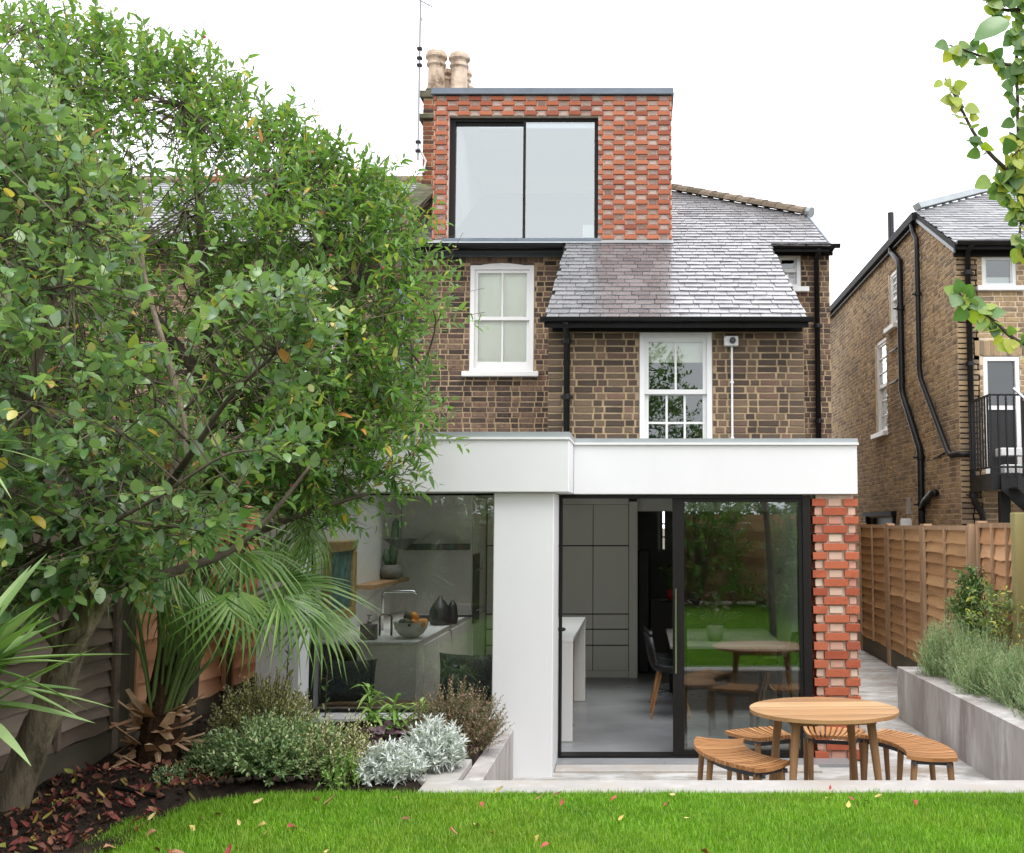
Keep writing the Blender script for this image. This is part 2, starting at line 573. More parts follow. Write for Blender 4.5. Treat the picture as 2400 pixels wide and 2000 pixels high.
m_white = mk('white_paint', (.70, .70, .69), .35, (4, .02), spec=.5)
m_white_wall = mk('interior_white', (.80, .79, .77), .7, (1, .02), spec=.3)
m_black = mk('black_gutter_plastic', (.009, .009, .010), .38, (5, .2), spec=.28)
m_black_paint = mk('black_painted_timber', (.010, .0095, .0095), .6, (8, .3), (25, .2, .003), spec=.15)
m_black_steel = mk('black_steel', (.010, .0105, .011), .5, (8, .25), spec=.3)
m_frame = mk('dark_window_frame', (.011, .010, .0095), .5, (4, .15), spec=.2)
m_zinc = mk('zinc_sheet', (.33, .36, .37), .5, (3, .12), spec=.5, metal=.35)
m_lead = mk('dark_lead', (.13, .155, .185), .5, (3, .15), spec=.5, metal=.25)
m_slate = mk('blue_slate', [(0, (.105, .102, .108)), (.4, (.15, .145, .15)), (.75, (.19, .182, .186)), (1, (.12, .114, .117))], .29, (7, .25), (9, .25, .004), spec=.95,
             stain=(3.5, (.24, .235, .23), .45, .56), rough_noise=.08, coat=.28, wstain=[(.9, (.075, .066, .064), .6, .55, (1.6, .5, .5))])
m_slate_n = mk('grey_slate', [(0, (.15, .15, .16)), (.5, (.20, .20, .21)), (1, (.25, .25, .25))], .38, (5, .2), (9, .2, .004), spec=.8)
m_ridge = mk('mossy_ridge_tile', [(0, (.12, .095, .068)), (1, (.20, .155, .115))], .9, (7, .4), (20, .5, .01), spec=.2, stain=(6, (.09, .095, .05), .6, .5))
m_crest = mk('red_ridge_tile', [(0, (.20, .075, .05)), (1, (.29, .12, .08))], .9, (8, .3), (20, .4, .006), spec=.2)
m_moss = mk('mossy_render', (.13, .12, .085), .95, (5, .35), (14, .7, .02), spec=.15, stain=(4, (.055, .068, .028), .85, .44))
m_pot = mk('weathered_clay_pot', [(0, (.48, .36, .24)), (1, (.60, .48, .38))], .9, (6, .25), (16, .4, .01), spec=.2, stain=(4, (.13, .085, .06), .85, .48))
m_conc = mk('board_cast_concrete', (.40, .375, .36), .75, (1.6, .2), (14, .22, .006), spec=.35, stretch=(1, 1, .30), stain=(2.1, (.235, .20, .19), .8, .47), stain2=(2.7, (.64, .63, .62), .75, .50))
m_conc_lt = mk('pale_concrete', (.40, .38, .36), .8, (4, .12), (24, .25, .005), spec=.3, stain=(2.0, (.33, .275, .21), .6, .50), stain2=(7, (.55, .54, .525), .4, .52))
m_patio = mk('floated_concrete', (.37, .36, .34), .55, (2.2, .14), (9, .15, .006), spec=.4, stretch=(1.0, 1.5, 1), stain=(1.5, (.24, .185, .135), .8, .47), stain2=(3.2, (.64, .64, .63), .75, .48), rough_noise=.15)
m_floor = mk('polished_concrete_floor', (.27, .275, .285), .34, (1.2, .16), (5, .05, .004), spec=.5, stain=(1.7, (.20, .20, .205), .6, .50), rough_noise=.08)
m_soil = mk('dark_soil', (.030, .021, .016), .95, (9, .5), (22, 1.0, .04), spec=.15, stain=(14, (.055, .038, .028), .6, .52))
m_lawn = mk('lawn_ground', (.070, .15, .014), .95, (5, .35), (40, .8, .02), spec=.1)
m_earth = mk('earth', (.11, .10, .07), .95, (2, .3), spec=.1)
m_fence_new = mk('orange_fence_board', [(0, (.46, .22, .115)), (.5, (.62, .32, .18)), (1, (.72, .42, .26))], .75, (5, .22), (18, .35, .004), spec=.25, stretch=(1, .18, 1.0), stain=(5, (.30, .115, .055), .5, .55))
m_fence_r = mk('brown_fence_board', [(0, (.30, .165, .075)), (.5, (.42, .24, .112)), (1, (.50, .305, .155))], .8, (5, .22), (18, .35, .004), spec=.2, stretch=(1, .18, 1), stain=(4, (.20, .115, .065), .5, .55))
m_fence_r2 = mk('tan_fence_board', [(0, (.42, .21, .10)), (.5, (.52, .28, .14)), (1, (.60, .36, .20))], .8, (5, .22), (18, .35, .004), spec=.2, stretch=(1, .18, 1), stain=(4, (.26, .13, .07), .5, .55))
m_fence_bat = mk('pale_fence_batten', [(0, (.32, .20, .12)), (1, (.42, .285, .18))], .8, (7, .2), (20, .3, .003), spec=.2, stretch=(1, 1, .2))
m_fence_old = mk('old_grey_fence_board', [(0, (.14, .108, .084)), (.5, (.22, .175, .14)), (1, (.30, .24, .20))], .9, (5, .3), (16, .5, .006), spec=.15, stretch=(1, .16, 1), stain=(4, (.05, .042, .034), .6, .52))
m_post_green = mk('treated_green_post', (.27, .24, .105), .8, (6, .18), (20, .3, .003), spec=.2, stretch=(1, 1, .15), stain=(5, (.35, .27, .13), .5, .5))
m_gravel_bd = mk('damp_gravel_board', (.105, .090, .066), .9, (4, .25), (12, .3, .005), spec=.2, stretch=(1, .2, 1), stain=(3, (.06, .062, .04), .6, .5))
m_teak = mk('oiled_teak', [(0, (.32, .145, .052)), (.5, (.40, .19, .072)), (1, (.48, .25, .105))], .5, (7, .26), (24, .15, .002), spec=.4, stretch=(.16, 1, 1))
m_teak_top = mk('teak_table_plank', [(0, (.29, .15, .065)), (.45, (.45, .26, .12)), (1, (.55, .36, .19))], .45, (9, .26), (24, .12, .002), spec=.4, stretch=(.10, 1, 1), stain=(9, (.27, .125, .055), .75, .50))
m_teak_leg = mk('teak_leg', [(0, (.26, .145, .065)), (1, (.33, .19, .09))], .55, (7, .22), spec=.35, stretch=(1, 1, .15))
m_steel_grey = mk('grey_powder_coat', (.05, .058, .068), .5, (5, .1), spec=.5)
m_trunk = mk('grey_bark', (.20, .165, .12), .95, (7, .4), (13, 1.0, .05), spec=.15, stretch=(1, 1, .22), stain=(9, (.035, .027, .02), .75, .5))
m_branch = mk('dark_bark', (.085, .068, .052), .9, (9, .4), (20, .7, .01), spec=.2)
m_twig = mk('pale_twig', [(0, (.09, .065, .045)), (1, (.20, .16, .13))], .85, (9, .3), spec=.2)
m_round = mk('round_leaf', [(0, (.050, .115, .045)), (.25, (.090, .190, .062)), (.6, (.135, .255, .078)), (.88, (.20, .310, .080)), (.95, (.34, .38, .06)), (.985, (.62, .44, .05)), (1, (.46, .22, .06))],
             .28, (3, .12), spec=.8, trans=.36, back=(.30, .38, .27))
m_narrow = mk('narrow_leaf', [(0, (.040, .105, .022)), (.25, (.080, .190, .034)), (.6, (.130, .265, .042)), (.86, (.210, .345, .058)), (.95, (.42, .44, .07)), (.985, (.64, .44, .06)), (1, (.50, .11, .07))],
              .34, (3, .12), spec=.55, trans=.40, back=(.22, .32, .16))
m_berry = mk('pink_berry', (.62, .05, .12), .4, (3, .1))
m_palm = mk('palm_leaf', [(0, (.070, .160, .030)), (.5, (.125, .235, .048)), (1, (.21, .33, .085))], .36, (3, .15), spec=.5, trans=.15, back=(.22, .27, .17), stretch=(1, 1, 1))
m_petiole = mk('palm_stem', (.13, .19, .065), .5, (4, .2), spec=.4)
m_palm_dead = mk('cut_palm_stub', [(0, (.44, .27, .15)), (.6, (.56, .38, .24)), (1, (.30, .13, .07))], .8, (8, .3), spec=.2)
m_palm_fibre = mk('palm_fibre', (.060, .034, .022), .95, (14, .5), (30, 1, .03), spec=.1)
m_strap = mk('strap_leaf', [(0, (.13, .23, .070)), (.5, (.20, .31, .11)), (1, (.30, .39, .18))], .35, (3, .15), spec=.5, trans=.15)
m_climb = mk('climber_leaf', [(0, (.085, .17, .065)), (.35, (.14, .245, .085)), (.6, (.24, .34, .075)), (.82, (.42, .47, .07)), (.93, (.54, .50, .09)), (1, (.14, .23, .11))], .38, (3, .12), spec=.5, trans=.35, back=(.30, .36, .24))
m_hebe = mk('hebe_leaf', [(0, (.15, .25, .11)), (.5, (.24, .36, .155)), (.85, (.36, .46, .21)), (1, (.52, .54, .27))], .4, (3, .1), spec=.45, trans=.15)
m_varieg = mk('variegated_leaf', [(0, (.28, .33, .13)), (.35, (.54, .55, .24)), (.7, (.80, .77, .48)), (.9, (.34, .22, .17)), (1, (.26, .32, .14))], .45, (3, .1), spec=.4, trans=.2)
m_silver = mk('silver_leaf', [(0, (.44, .48, .47)), (.6, (.64, .67, .66)), (1, (.76, .78, .78))], .7, (3, .08), spec=.3, trans=.1)
m_purple = mk('purple_leaf', [(0, (.028, .012, .018)), (.6, (.055, .022, .032)), (1, (.12, .075, .09))], .3, (3, .15), spec=.55)
m_daylily = mk('bright_strappy_leaf', [(0, (.15, .30, .065)), (.5, (.25, .42, .10)), (1, (.42, .55, .18))], .4, (3, .1), spec=.45, trans=.25)
m_gaura = mk('dusty_flower_stem', [(0, (.10, .12, .055)), (.4, (.16, .17, .08)), (.65, (.30, .20, .14)), (.85, (.42, .26, .20)), (1, (.12, .10, .06))], .7, (3, .1), spec=.3, trans=.15)
m_lav = mk('lavender_leaf', [(0, (.20, .30, .155)), (.45, (.30, .41, .22)), (.8, (.38, .49, .27)), (.93, (.44, .48, .28)), (1, (.58, .38, .25))], .6, (3, .1), spec=.3, trans=.2)
m_jasmine = mk('climbing_jasmine_leaf', [(0, (.045, .105, .030)), (.6, (.085, .18, .045)), (.85, (.18, .28, .07)), (1, (.38, .44, .12))], .35, (3, .1), spec=.5, trans=.2)
m_grass = mk('grass_blade', [(0, (.110, .250, .012)), (.4, (.165, .345, .016)), (.75, (.225, .430, .024)), (.95, (.30, .50, .045)), (1, (.44, .42, .13))], .5, (1.3, .26), spec=.35, trans=.35, ofs=0.0, wstain=[(1.1, (.26, .34, .035), .55, .50, (1, 1, 1)), (3.5, (.085, .20, .012), .5, .54, (1, 1, 1))])
m_fallen = mk('fallen_leaf', [(0, (.16, .022, .022)), (.3, (.34, .055, .045)), (.5, (.42, .14, .075)), (.7, (.22, .09, .055)), (.85, (.50, .36, .08)), (1, (.40, .22, .13))], .6, (6, .2), spec=.35, trans=.15)
m_litter = mk('leaf_litter', [(0, (.10, .022, .020)), (.3, (.20, .045, .036)), (.55, (.25, .10, .065)), (.8, (.09, .045, .032)), (.93, (.42, .32, .07)), (1, (.13, .20, .05))], .7, (6, .25), spec=.3)
m_cabinet = mk('putty_cabinet', (.82, .79, .73), .5, (1, .03), spec=.4)
m_counter = mk('white_worktop', (.70, .69, .67), .3, (1, .02), spec=.5)
m_oak = mk('interior_oak', (.36, .21, .11), .5, (5, .2), spec=.4, stretch=(.15, 1, 1))
m_gold = mk('gilt_frame', (.46, .32, .13), .45, (12, .25), (20, .3, .004), spec=.5, metal=.35)
m_art = mk('abstract_green_print', (.10, .20, .17), .5, (9, .5), stain=(11, (.03, .045, .05), .85, .5), stain2=(16, (.30, .36, .28), .7, .58))
m_chrome = mk('brushed_steel', (.5, .5, .5), .22, (4, .05), metal=1.0)
m_dark = mk('dark_object', (.012, .012, .013), .45, (4, .2), spec=.45)
m_espresso = mk('dark_wood_cabinet', (.016, .010, .009), .5, (5, .2), spec=.4)
m_cushion = mk('dark_wool_cushion', (.11, .125, .135), .95, (60, .5), (160, .5, .003), spec=.1)
m_bowl = mk('frosted_glass_bowl', (.62, .62, .60), .35, (8, .08), spec=.5, trans=.3)
m_orange_f = mk('orange_fruit', (.75, .30, .05), .45, (30, .1), (60, .1))
m_lemon_f = mk('yellow_fruit', (.72, .50, .08), .45, (30, .1))
m_green_f = mk('dark_avocado', (.045, .055, .02), .5, (30, .3), (60, .4))
m_cactus = mk('cactus_green', (.05, .085, .05), .6, (8, .25))
m_potgrey = mk('grey_pot', (.14, .13, .12), .8, (6, .2))
m_red = mk('red_vase', (.5, .02, .03), .3, (3, .1))
m_blind = mk('cream_blind', (.84, .82, .72), .8, (2, .03), spec=.2)
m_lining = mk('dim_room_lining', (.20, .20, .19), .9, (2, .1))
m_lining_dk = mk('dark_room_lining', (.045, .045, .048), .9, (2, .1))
m_net = mk('grey_net_blind', (.12, .11, .12), .9, (40, .15))
m_wall_dim = mk('taupe_interior_wall', (.70, .685, .66), .8, (1, .03), spec=.2)
m_copper = mk('pale_cable_grey', (.27, .27, .28), .5, (3, .1))
m_alu = mk('aerial_aluminium', (.16, .165, .17), .45, (3, .1), metal=.6)
g_clear = glass('clear_glass', (.90, .94, .92), 1.5, 1.9)
g_pict = glass('picture_window_glass', (.80, .84, .81), 1.5, 3.0, .03)
g_dark = glass('tinted_door_glass', (.86, .90, .87), 1.5, 3.3, .03)
g_sash = glass('sash_glass', (.85, .9, .88), 1.5, 2.6, .03)
g_coat = glass('solar_glass', (.84, .93, .92), 1.5, 2.2, .22)

# ------------------------------------------------------------------ ground, patio, lawn, bed
def poly_sheet(name, pts, z, mat, kind='structure'):
    m = MB(); m.quad(*[(x, y, z) for x, y in pts])
    return tag(add(name, m, mat), kind=kind)
poly_sheet('ground', [(-400, -400), (400, -400), (400, 500), (-400, 500)], -0.06, m_earth)
m = MB(); m.box(-1.0, 5.2, 6.95, 18.6, -.05, 0)
tag(add('patio', m, m_patio), kind='structure')
m = MB(); m.bbox(-.676, 1.44, 9.22, 9.66, -.01, .022, .006)
tag(add('door_threshold_slab', m, m_conc_lt), label='pale concrete threshold slab under the sliding doors', cat='threshold')
# lawn: raised .4 m above the patio, ends at the kerb in front and at the planting bed on the left
lawn_edge = [(-1.30, 6.80), (-1.75, 6.84), (-2.25, 6.74), (-2.62, 6.45), (-2.72, 6.15), (-2.70, 5.75), (-2.66, 5.3), (-2.60, 4.8), (-2.6, 4.2), (-2.7, 3), (-2.8, 0), (-2.9, -3.0)]
lawn_poly = [(5.2, -3.0), (5.2, 6.80)] + lawn_edge
m = MB(); m.prism([(x, y) for x, y in lawn_poly], 2, -.05, .40)
tag(add('lawn', m, m_lawn), kind='structure')
# soil of the bed, a lumpy sheet
def bed_z(x, y):
    return .43 + .035 * math.sin(3.1 * x + 1.3 * y) + .025 * math.sin(7.3 * y - 4.1 * x) + .05 * max(0, min(1, (-x - 2.6) / .8))
grid = []
for j in range(60):
    y = -3 + 13.2 * j / 59
    row = []
    for i in range(30):
        x = -3.52 + 2.5 * i / 29
        z = bed_z(x, y) + random.uniform(-.012, .012)
        if y < 6.85 and x > -2.55: z = min(z, .39)
        if y > 9.0: z = min(z, .40)
        if x > -1.35 and y < 7.75: z = min(z, .33)
        if x > -1.1: z = min(z, .30)
        row.append((min(x, -1.1), y, z) if y < 9.02 else (min(x, -3.02), y, z))
    grid.append(row)
m = MB(); m.sheet(grid)
tag(add('planting_bed_soil', m, m_soil, smooth=True, recalc=False), kind='structure')

# ------------------------------------------------------------------ concrete kerb, low walls, planter
m = MB(); m.bbox(-1.30, 5.2, 6.81, 7.10, -.04, .41, .008)
tag(add('concrete_kerb', m, m_conc_lt), label='long pale concrete kerb between the lawn and the sunken patio', cat='kerb')
m = MB(); m.bbox(-1.11, -.985, 7.105, 9.075, -.04, .365, .006)
tag(add('low_concrete_wall', m, m_conc), label='thin low concrete wall beside the white pillar holding the bed', cat='low wall')
m = MB(); m.bbox(-1.50, -1.115, 7.11, 7.75, -.04, .405, .006)
tag(add('concrete_block', m, m_conc_lt), label='short pale concrete block at the end of the kerb by the silver plant', cat='block')
pl = thing('concrete_planter', 'long grey concrete planter wall holding the lavender on the right', 'planter', (3.0, 9.0, 0))
m = MB(); m.prism([(2.62, 11.82), (2.74, 7.105), (3.02, 7.105), (2.86, 11.82)], 2, -.04, .51); add('wall', m, m_conc, pl)
m = MB(); m.prism([(2.863, 11.82), (2.87, 11.6), (3.46, 11.6), (3.46, 11.82)], 2, -.04, .51); add('end_wall', m, m_conc, pl)
m = MB(); m.prism([(2.875, 11.59), (3.022, 7.11), (3.46, 7.11), (3.46, 11.59)], 2, 0, .46); add('soil', m, m_soil, pl)

# ------------------------------------------------------------------ garden fences
def waney(s0, s1, z, h, r, up):
    """one overlapping board with a wavy lower edge, in (along, height); lower edge stands proud"""
    n = 7
    pts = [(s0 + (s1 - s0) * i / (n - 1), z + r.uniform(-.010, .012)) for i in range(n)]
    return pts
def waney_board(x, sgn, y0, y1, z, h, r):
    """board on a fence at x whose face looks to sgn (+1 = +x): outside thickness at the lower edge"""
    m = MB(); n = 7
    lo = [z + r.uniform(-.013, .013) for _ in range(n)]
    ys = [y0 + (y1 - y0) * i / (n - 1) for i in range(n)]
    m.sheet([[(x + sgn * .042, ys[i], lo[i]) for i in range(n)], [(x + sgn * .006, ys[i], z + h) for i in range(n)]])
    m.sheet([[(x + sgn * .014, ys[i], lo[i]) for i in range(n)], [(x + sgn * .042, ys[i], lo[i]) for i in range(n)]])
    m.sheet([[(x, ys[i], lo[i]) for i in range(n)], [(x, ys[i], z + h) for i in range(n)]])
    return m
def fence(root, x, sgn, bays, z0, H, exposure, mat, mbat, mpost, mgb=None, gb=0.15, post_proud=.03, battens=1, topfn=None, post_top=.04):
    r = random.Random(int(abs(x) * 100) + len(bays))
    ps = set()
    for (y0, y1, zb, zt) in bays:
        n = max(1, round((zt - zb - .05) / exposure)); e = (zt - zb - .05) / n
        for i in range(n):
            add('slat', waney_board(x, sgn, y0 + .03, y1 - .03, zb + i * e, e + .03, r), mat, root, recalc=False)
        for k in range(battens + 2):
            yy = y0 + .045 + (y1 - y0 - .09) * k / (battens + 1)
            m = MB(); m.box(*sorted((x + sgn * .036, x + sgn * .062)), yy - .018, yy + .018, zb, zt); add('batten', m, mbat, root)
        m = MB(); m.box(*sorted((x + sgn * .006, x + sgn * .052)), y0 + .02, y1 - .02, zt - .03, zt + .02); add('top_rail', m, mbat, root)
        m = MB(); m.box(*sorted((x - sgn * .03, x - sgn * .004)), y0 + .02, y1 - .02, zb, zt); add('backing', m, mat, root)
        if mgb:
            m = MB(); m.box(*sorted((x - sgn * .01, x + sgn * .035)), y0 + .02, y1 - .02, zb - gb, zb - .006); add('gravel_board', m, mgb, root)
        for yy, zz in ((y0, zt), (y1, zt)):
            if round(yy, 2) in ps: continue
            ps.add(round(yy, 2))
            m = MB(); m.box(*sorted((x - sgn * .05, x + sgn * (.05 + post_proud))), yy - .045, yy + .045, zb - gb - .1, zz + post_top); add('post', m, mpost, root)

fr = thing('garden_fence', 'brown waney lap fence panels running behind the planter on the right', 'fence', (3.5, 13.5, 0))
fence(fr, 3.5, -1, [(16.13, 18.05, .24, 1.93), (14.10, 16.03, .24, 1.92), (12.07, 14.0, .24, 1.92)], .24, 1.7, .125, m_fence_r, m_fence_bat, m_fence_bat, m_gravel_bd, .23, 0.0, 1)
fr2 = thing('garden_fence', 'reddish fence panel with bold upright battens nearest the greenish post on the right', 'fence', (3.56, 11.2, 0))
fence(fr2, 3.56, -1, [(10.5, 11.97, .30, 1.95)], .3, 1.7, .15, m_fence_r2, m_fence_bat, m_fence_bat, None, .2, 0.0, 2)
fence(fr2, 3.60, -1, [(8.5, 10.4, .30, 2.05), (6.5, 8.4, .3, 2.05), (4.4, 6.4, .3, 2.05), (2.3, 4.3, .3, 2.05), (.2, 2.2, .3, 2.05), (-2.9, .1, .3, 2.05)], .3, 1.7, .16, m_fence_new, m_fence_bat, m_fence_bat, None, .2, 0.0, 2)
m = MB(); m.bbox(3.36, 3.52, 10.30, 10.42, .4, 2.06, .006)
tag(add('fence_post', m, m_post_green), label='thick greenish timber post at the near end of the right fence', cat='post')
fo = thing('garden_fence', 'old dark grey lap fence with sagging boards behind the leaning trunk', 'fence', (-3.5, 5.5, 0))
fence(fo, -3.5, 1, [(-3, -1.3, .62, 2.3), (-1.2, .6, .62, 2.3), (.7, 2.5, .62, 2.3), (2.6, 4.45, .62, 2.30), (4.55, 6.05, .62, 2.28), (6.15, 7.66, .62, 2.28)], .6, 1.6, .092, m_fence_old, m_fence_old, m_fence_old, m_gravel_bd, .2, 0, 1)
fn = thing('garden_fence', 'bright orange new lap fence panels behind the palm on the left', 'fence', (-3.5, 9, 0))
fence(fn, -3.46, 1, [(7.80, 9.55, .60, 2.42), (9.65, 11.4, .60, 2.42)], .6, 1.8, .14, m_fence_new, m_fence_new, m_gravel_bd, m_gravel_bd, .22, 0, 1)

# ------------------------------------------------------------------ the old house
house = thing('terraced_house', 'brown brick Victorian terraced house with slate catslide roof and sash windows', 'house', (0, 14, 0))
GW = .012
# outrigger front (y = 12.6): x -1.02 .. 1.82
YO, YM = 12.60, 16.05
o_win = (1.02 - .008, 1.02 + .802, 2.62, 4.085)
m = MB(); wall_core(m, (-1.02, YO, 0), 0, 2.84, 2.30, 4.18, .3, [o_win]); add('outrigger_wall', m, m_mortar, house)
rects = layout(2.84, 2.58, 4.18, [o_win], 'flemish', seed=5, jit=.007)
lay(house, rects, (-1.02, YO, 0), 0, .007, m_stock, 300, None, seed=5)
# soldier course over the window is hidden by the fascia board; outrigger flanks
m = MB(); wall_core(m, (-1.02, 15.95, 0), -PI / 2, 3.04, 2.3, 4.3, .3); wall_core(m, (1.82, 12.91, 0), PI / 2, 3.04, 2.3, 4.3, .3); add('flank_wall', m, m_mortar, house)
m = MB(); m.prism([(12.9, 4.28), (15.95, 4.28), (15.95, 5.72)], 0, 1.54, 1.815); m.prism([(12.9, 4.28), (15.95, 4.28), (15.95, 5.72)], 0, -1.015, -.74); add('flank_gable', m, m_mortar, house)
rl = layout(3.3, 2.6, 5.6, [], 'flemish', seed=9, keep=lambda s, z: z < 4.10 + .4855 * s)
lay(house, rl, (1.82, YO + .02, 0), PI / 2, .006, m_stock, 0, seed=9)
# main rear wall (y = 16.05): x -3.35 .. 2.70
w1 = (3.35 - 2.417, 3.35 - 1.505, 4.10, 5.66)
w2 = (3.35 + 1.93, 3.35 + 2.29, 5.31, 5.80)
m = MB(); wall_core(m, (-3.35, YM, 0), 0, 6.05, 2.3, 5.82, .3, [w1, w2]); wall_core(m, (1.84, YM, 0), 0, .86, 0, 2.299, .3); add('rear_wall', m, m_mortar, house)
rects = layout(6.05, 2.40, 5.80, [w1, w2, (3.35 - 1.0, 3.35 + 1.8, 2, 5.9), (w1[0] - .14, w1[1] + .14, 5.66, 5.86)], 'flemish', seed=21, jit=.004)
lay(house, rects, (-3.35, YM, 0), 0, .007, m_stock_dark, 0, seed=21)
lay(house, layout(.86, .0, 2.4, [], 'flemish', seed=23), (1.84, YM, 0), 0, .007, m_stock_dark, 0, seed=23)
# cambered arch of soldier bricks above the blind window
arch = []
for i in range(16):
    s = w1[0] - .13 + i * .0735
    arch.append((s, s + .064, 5.665 + .004, 5.775))
lay(house, arch, (-3.35, YM, 0), 0, .010, m_stock_dark, 16, name='arch_brick', seed=4)
m = MB()
n = 10
arc = [(w1[0] + (w1[1] - w1[0]) * i / n, 5.60 + .058 * math.sin(PI * i / n)) for i in range(n + 1)]
for i in range(n):
    a, b = arc[i], arc[i + 1]
    m.prism([(-3.35 + a[0], a[1]), (-3.35 + b[0], b[1]), (-3.35 + b[0], 5.662), (-3.35 + a[0], 5.662)], 1, YM - .004, YM + .09)
add('arch_filler', m, m_stock_dark, house)
# flank wall of the house, seen only from the side
m = MB(); wall_core(m, (2.70, YM + .31, 0), PI / 2, 9, 0, 5.82, .3); m.prism([(16.1, 5.82), (25, 5.82), (25, 6.70), (17.75, 6.70), (16.1, 5.88)], 0, 2.40, 2.698); add('side_wall', m, m_mortar_y, house)

def sash(root, name, x0, x1, y, z0, z1, wf=.06, ws=.045, mid=.5, top_bars=1, low=(1, 1), inset=.07, arch=False, gmat=g_sash, blind=None, dark=True, sill=None, mframe=m_white):
    """box-sash window whose outside face is y; part 'window' with sub-parts"""
    m = MB()
    ya, yb = y - .012, y + .13
    m.box(x0, x0 + wf, ya, yb, z0, z1); m.box(x1 - wf, x1, ya, yb, z0, z1)
    m.box(x0 + wf, x1 - wf, ya, yb, z1 - wf, z1); m.box(x0 + wf, x1 - wf, ya, yb, z0, z0 + wf * .9)
    w = add(name, m, mframe, root)
    zm = z0 + (z1 - z0) * mid
    a, b = x0 + wf, x1 - wf
    # upper sash outside the lower one
    for (p, q, yo, bars_v, bars_h, rail0, rail1) in ((zm - .02, z1 - wf, y + .02, top_bars, 0, .05, ws), (z0 + wf * .9, zm + .02, y + .062, low[0], low[1], .10, .05)):
        m = MB(); t = .035
        m.box(a, a + ws, yo, yo + t, p, q); m.box(b - ws, b, yo, yo + t, p, q)
        m.box(a + ws, b - ws, yo, yo + t, p, p + rail0); m.box(a + ws, b - ws, yo, yo + t, q - rail1, q)
        add('sash', m, mframe, w)
        for k in range(bars_v):
            xx = a + ws + (b - a - 2 * ws) * (k + 1) / (bars_v + 1)
            m = MB(); m.box(xx - .012, xx + .012, yo + .003, yo + t - .003, p + rail0, q - rail1); add('glazing_bar', m, mframe, w)
        for k in range(bars_h):
            zz = p + rail0 + (q - rail1 - p - rail0) * (k + 1) / (bars_h + 1)
            m = MB(); m.box(a + ws, b - ws, yo + .005, yo + t - .005, zz - .012, zz + .012); add('glazing_bar', m, mframe, w)
        r = random.Random(int(x0 * 97 + z0 * 31))
        nv = bars_v + 1; nh = bars_h + 1
        for i in range(nv):
            for k in range(nh):
                u0 = a + ws + (b - a - 2 * ws) * i / nv; u1 = a + ws + (b - a - 2 * ws) * (i + 1) / nv
                v0 = p + rail0 + (q - rail1 - p - rail0) * k / nh; v1 = p + rail0 + (q - rail1 - p - rail0) * (k + 1) / nh
                d = [r.uniform(-.0015, .0015) for _ in range(4)]
                m = MB(); m.quad((u0, yo + .017 + d[0], v0), (u1, yo + .017 + d[1], v0), (u1, yo + .017 + d[2], v1), (u0, yo + .017 + d[3], v1)); add('pane', m, gmat, w, recalc=False)
    if blind is not None:
        m = MB(); m.box(x0 + wf * .5, x1 - wf * .5, y + .115, y + .12, blind, z1 - wf * .5); add('blind', m, m_blind, w)
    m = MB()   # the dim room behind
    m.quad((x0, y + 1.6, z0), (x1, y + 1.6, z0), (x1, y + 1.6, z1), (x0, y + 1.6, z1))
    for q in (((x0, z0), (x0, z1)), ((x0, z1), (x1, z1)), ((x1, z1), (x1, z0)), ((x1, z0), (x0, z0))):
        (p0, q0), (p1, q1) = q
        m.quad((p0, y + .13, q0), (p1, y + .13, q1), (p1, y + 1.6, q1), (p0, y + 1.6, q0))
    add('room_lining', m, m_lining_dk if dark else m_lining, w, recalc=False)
    if sill:
        m = MB(); m.bbox(x0 - sill[0], x1 + sill[1], y - .10, y + .05, z0 - .075, z0 - .001, .008); add('sill', m, mframe, w)
    return w
sash(house, 'window', -2.413, -1.509, YM - .0, 4.10, 5.63, gmat=g_clear, blind=4.1, sill=(.10, .08), mid=.5, low=(1, 0), top_bars=1, dark=False)
m = MB()
arcx = [(-3.35 + a[0], a[1] + .002) for a in arc]
poly = arcx + [(arcx[-1][0], 5.58), (arcx[0][0], 5.58)]
m.prism(poly, 1, YM - .014, YM + .06); add('arched_window_head', m, m_white, house)
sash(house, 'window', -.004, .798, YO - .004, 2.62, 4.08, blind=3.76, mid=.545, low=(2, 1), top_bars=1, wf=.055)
w = sash(house, 'window', 1.934, 2.286, YM, 5.31, 5.80, mid=.5, low=(1, 0), top_bars=0, wf=.055, ws=.03, sill=(.03, .11), dark=False)

# gutters, fascias, downpipes of the house
def gutter(root, x0, x1, y, z, r=.055, mat=m_black):
    m = MB(); n = 8
    prof = [(y + r * math.cos(PI + PI * i / n), z + r * math.sin(PI + PI * i / n)) for i in range(n + 1)]
    prof += [(y + (r - .008) * math.cos(2 * PI - PI * i / n), z + (r - .008) * math.sin(2 * PI - PI * i / n)) for i in range(n + 1)]
    m.prism([(p[0], p[1]) for p in prof], 0, x0, x1)
    for xe in (x0, x1):
        m.prism([(p[0], p[1]) for p in prof[:n + 1]], 0, xe - .004, xe + .004)
    k = int((x1 - x0) / .75)
    g = add('gutter', m, mat, root)
    for i in range(1, k + 1):
        xx = x0 + (x1 - x0) * i / (k + 1)
        m = MB()
        prof2 = [(y + (r + .007) * math.cos(PI + PI * j / n), z + (r + .007) * math.sin(PI + PI * j / n)) for j in range(n + 1)]
        m.prism(prof2, 0, xx - .014, xx + .014); add('gutter_clip', m, mat, g)
gutter(house, -1.08, 1.875, 12.26, 4.192, .050)
m = MB(); m.box(-.97, 1.80, 12.54, 12.585, 4.088, 4.165); m.box(-1.03, 1.83, 12.33, 12.60, 4.166, 4.188); add('fascia_board', m, m_black_paint, house)
gutter(house, -3.33, -1.09, 15.70, 5.845, .055)
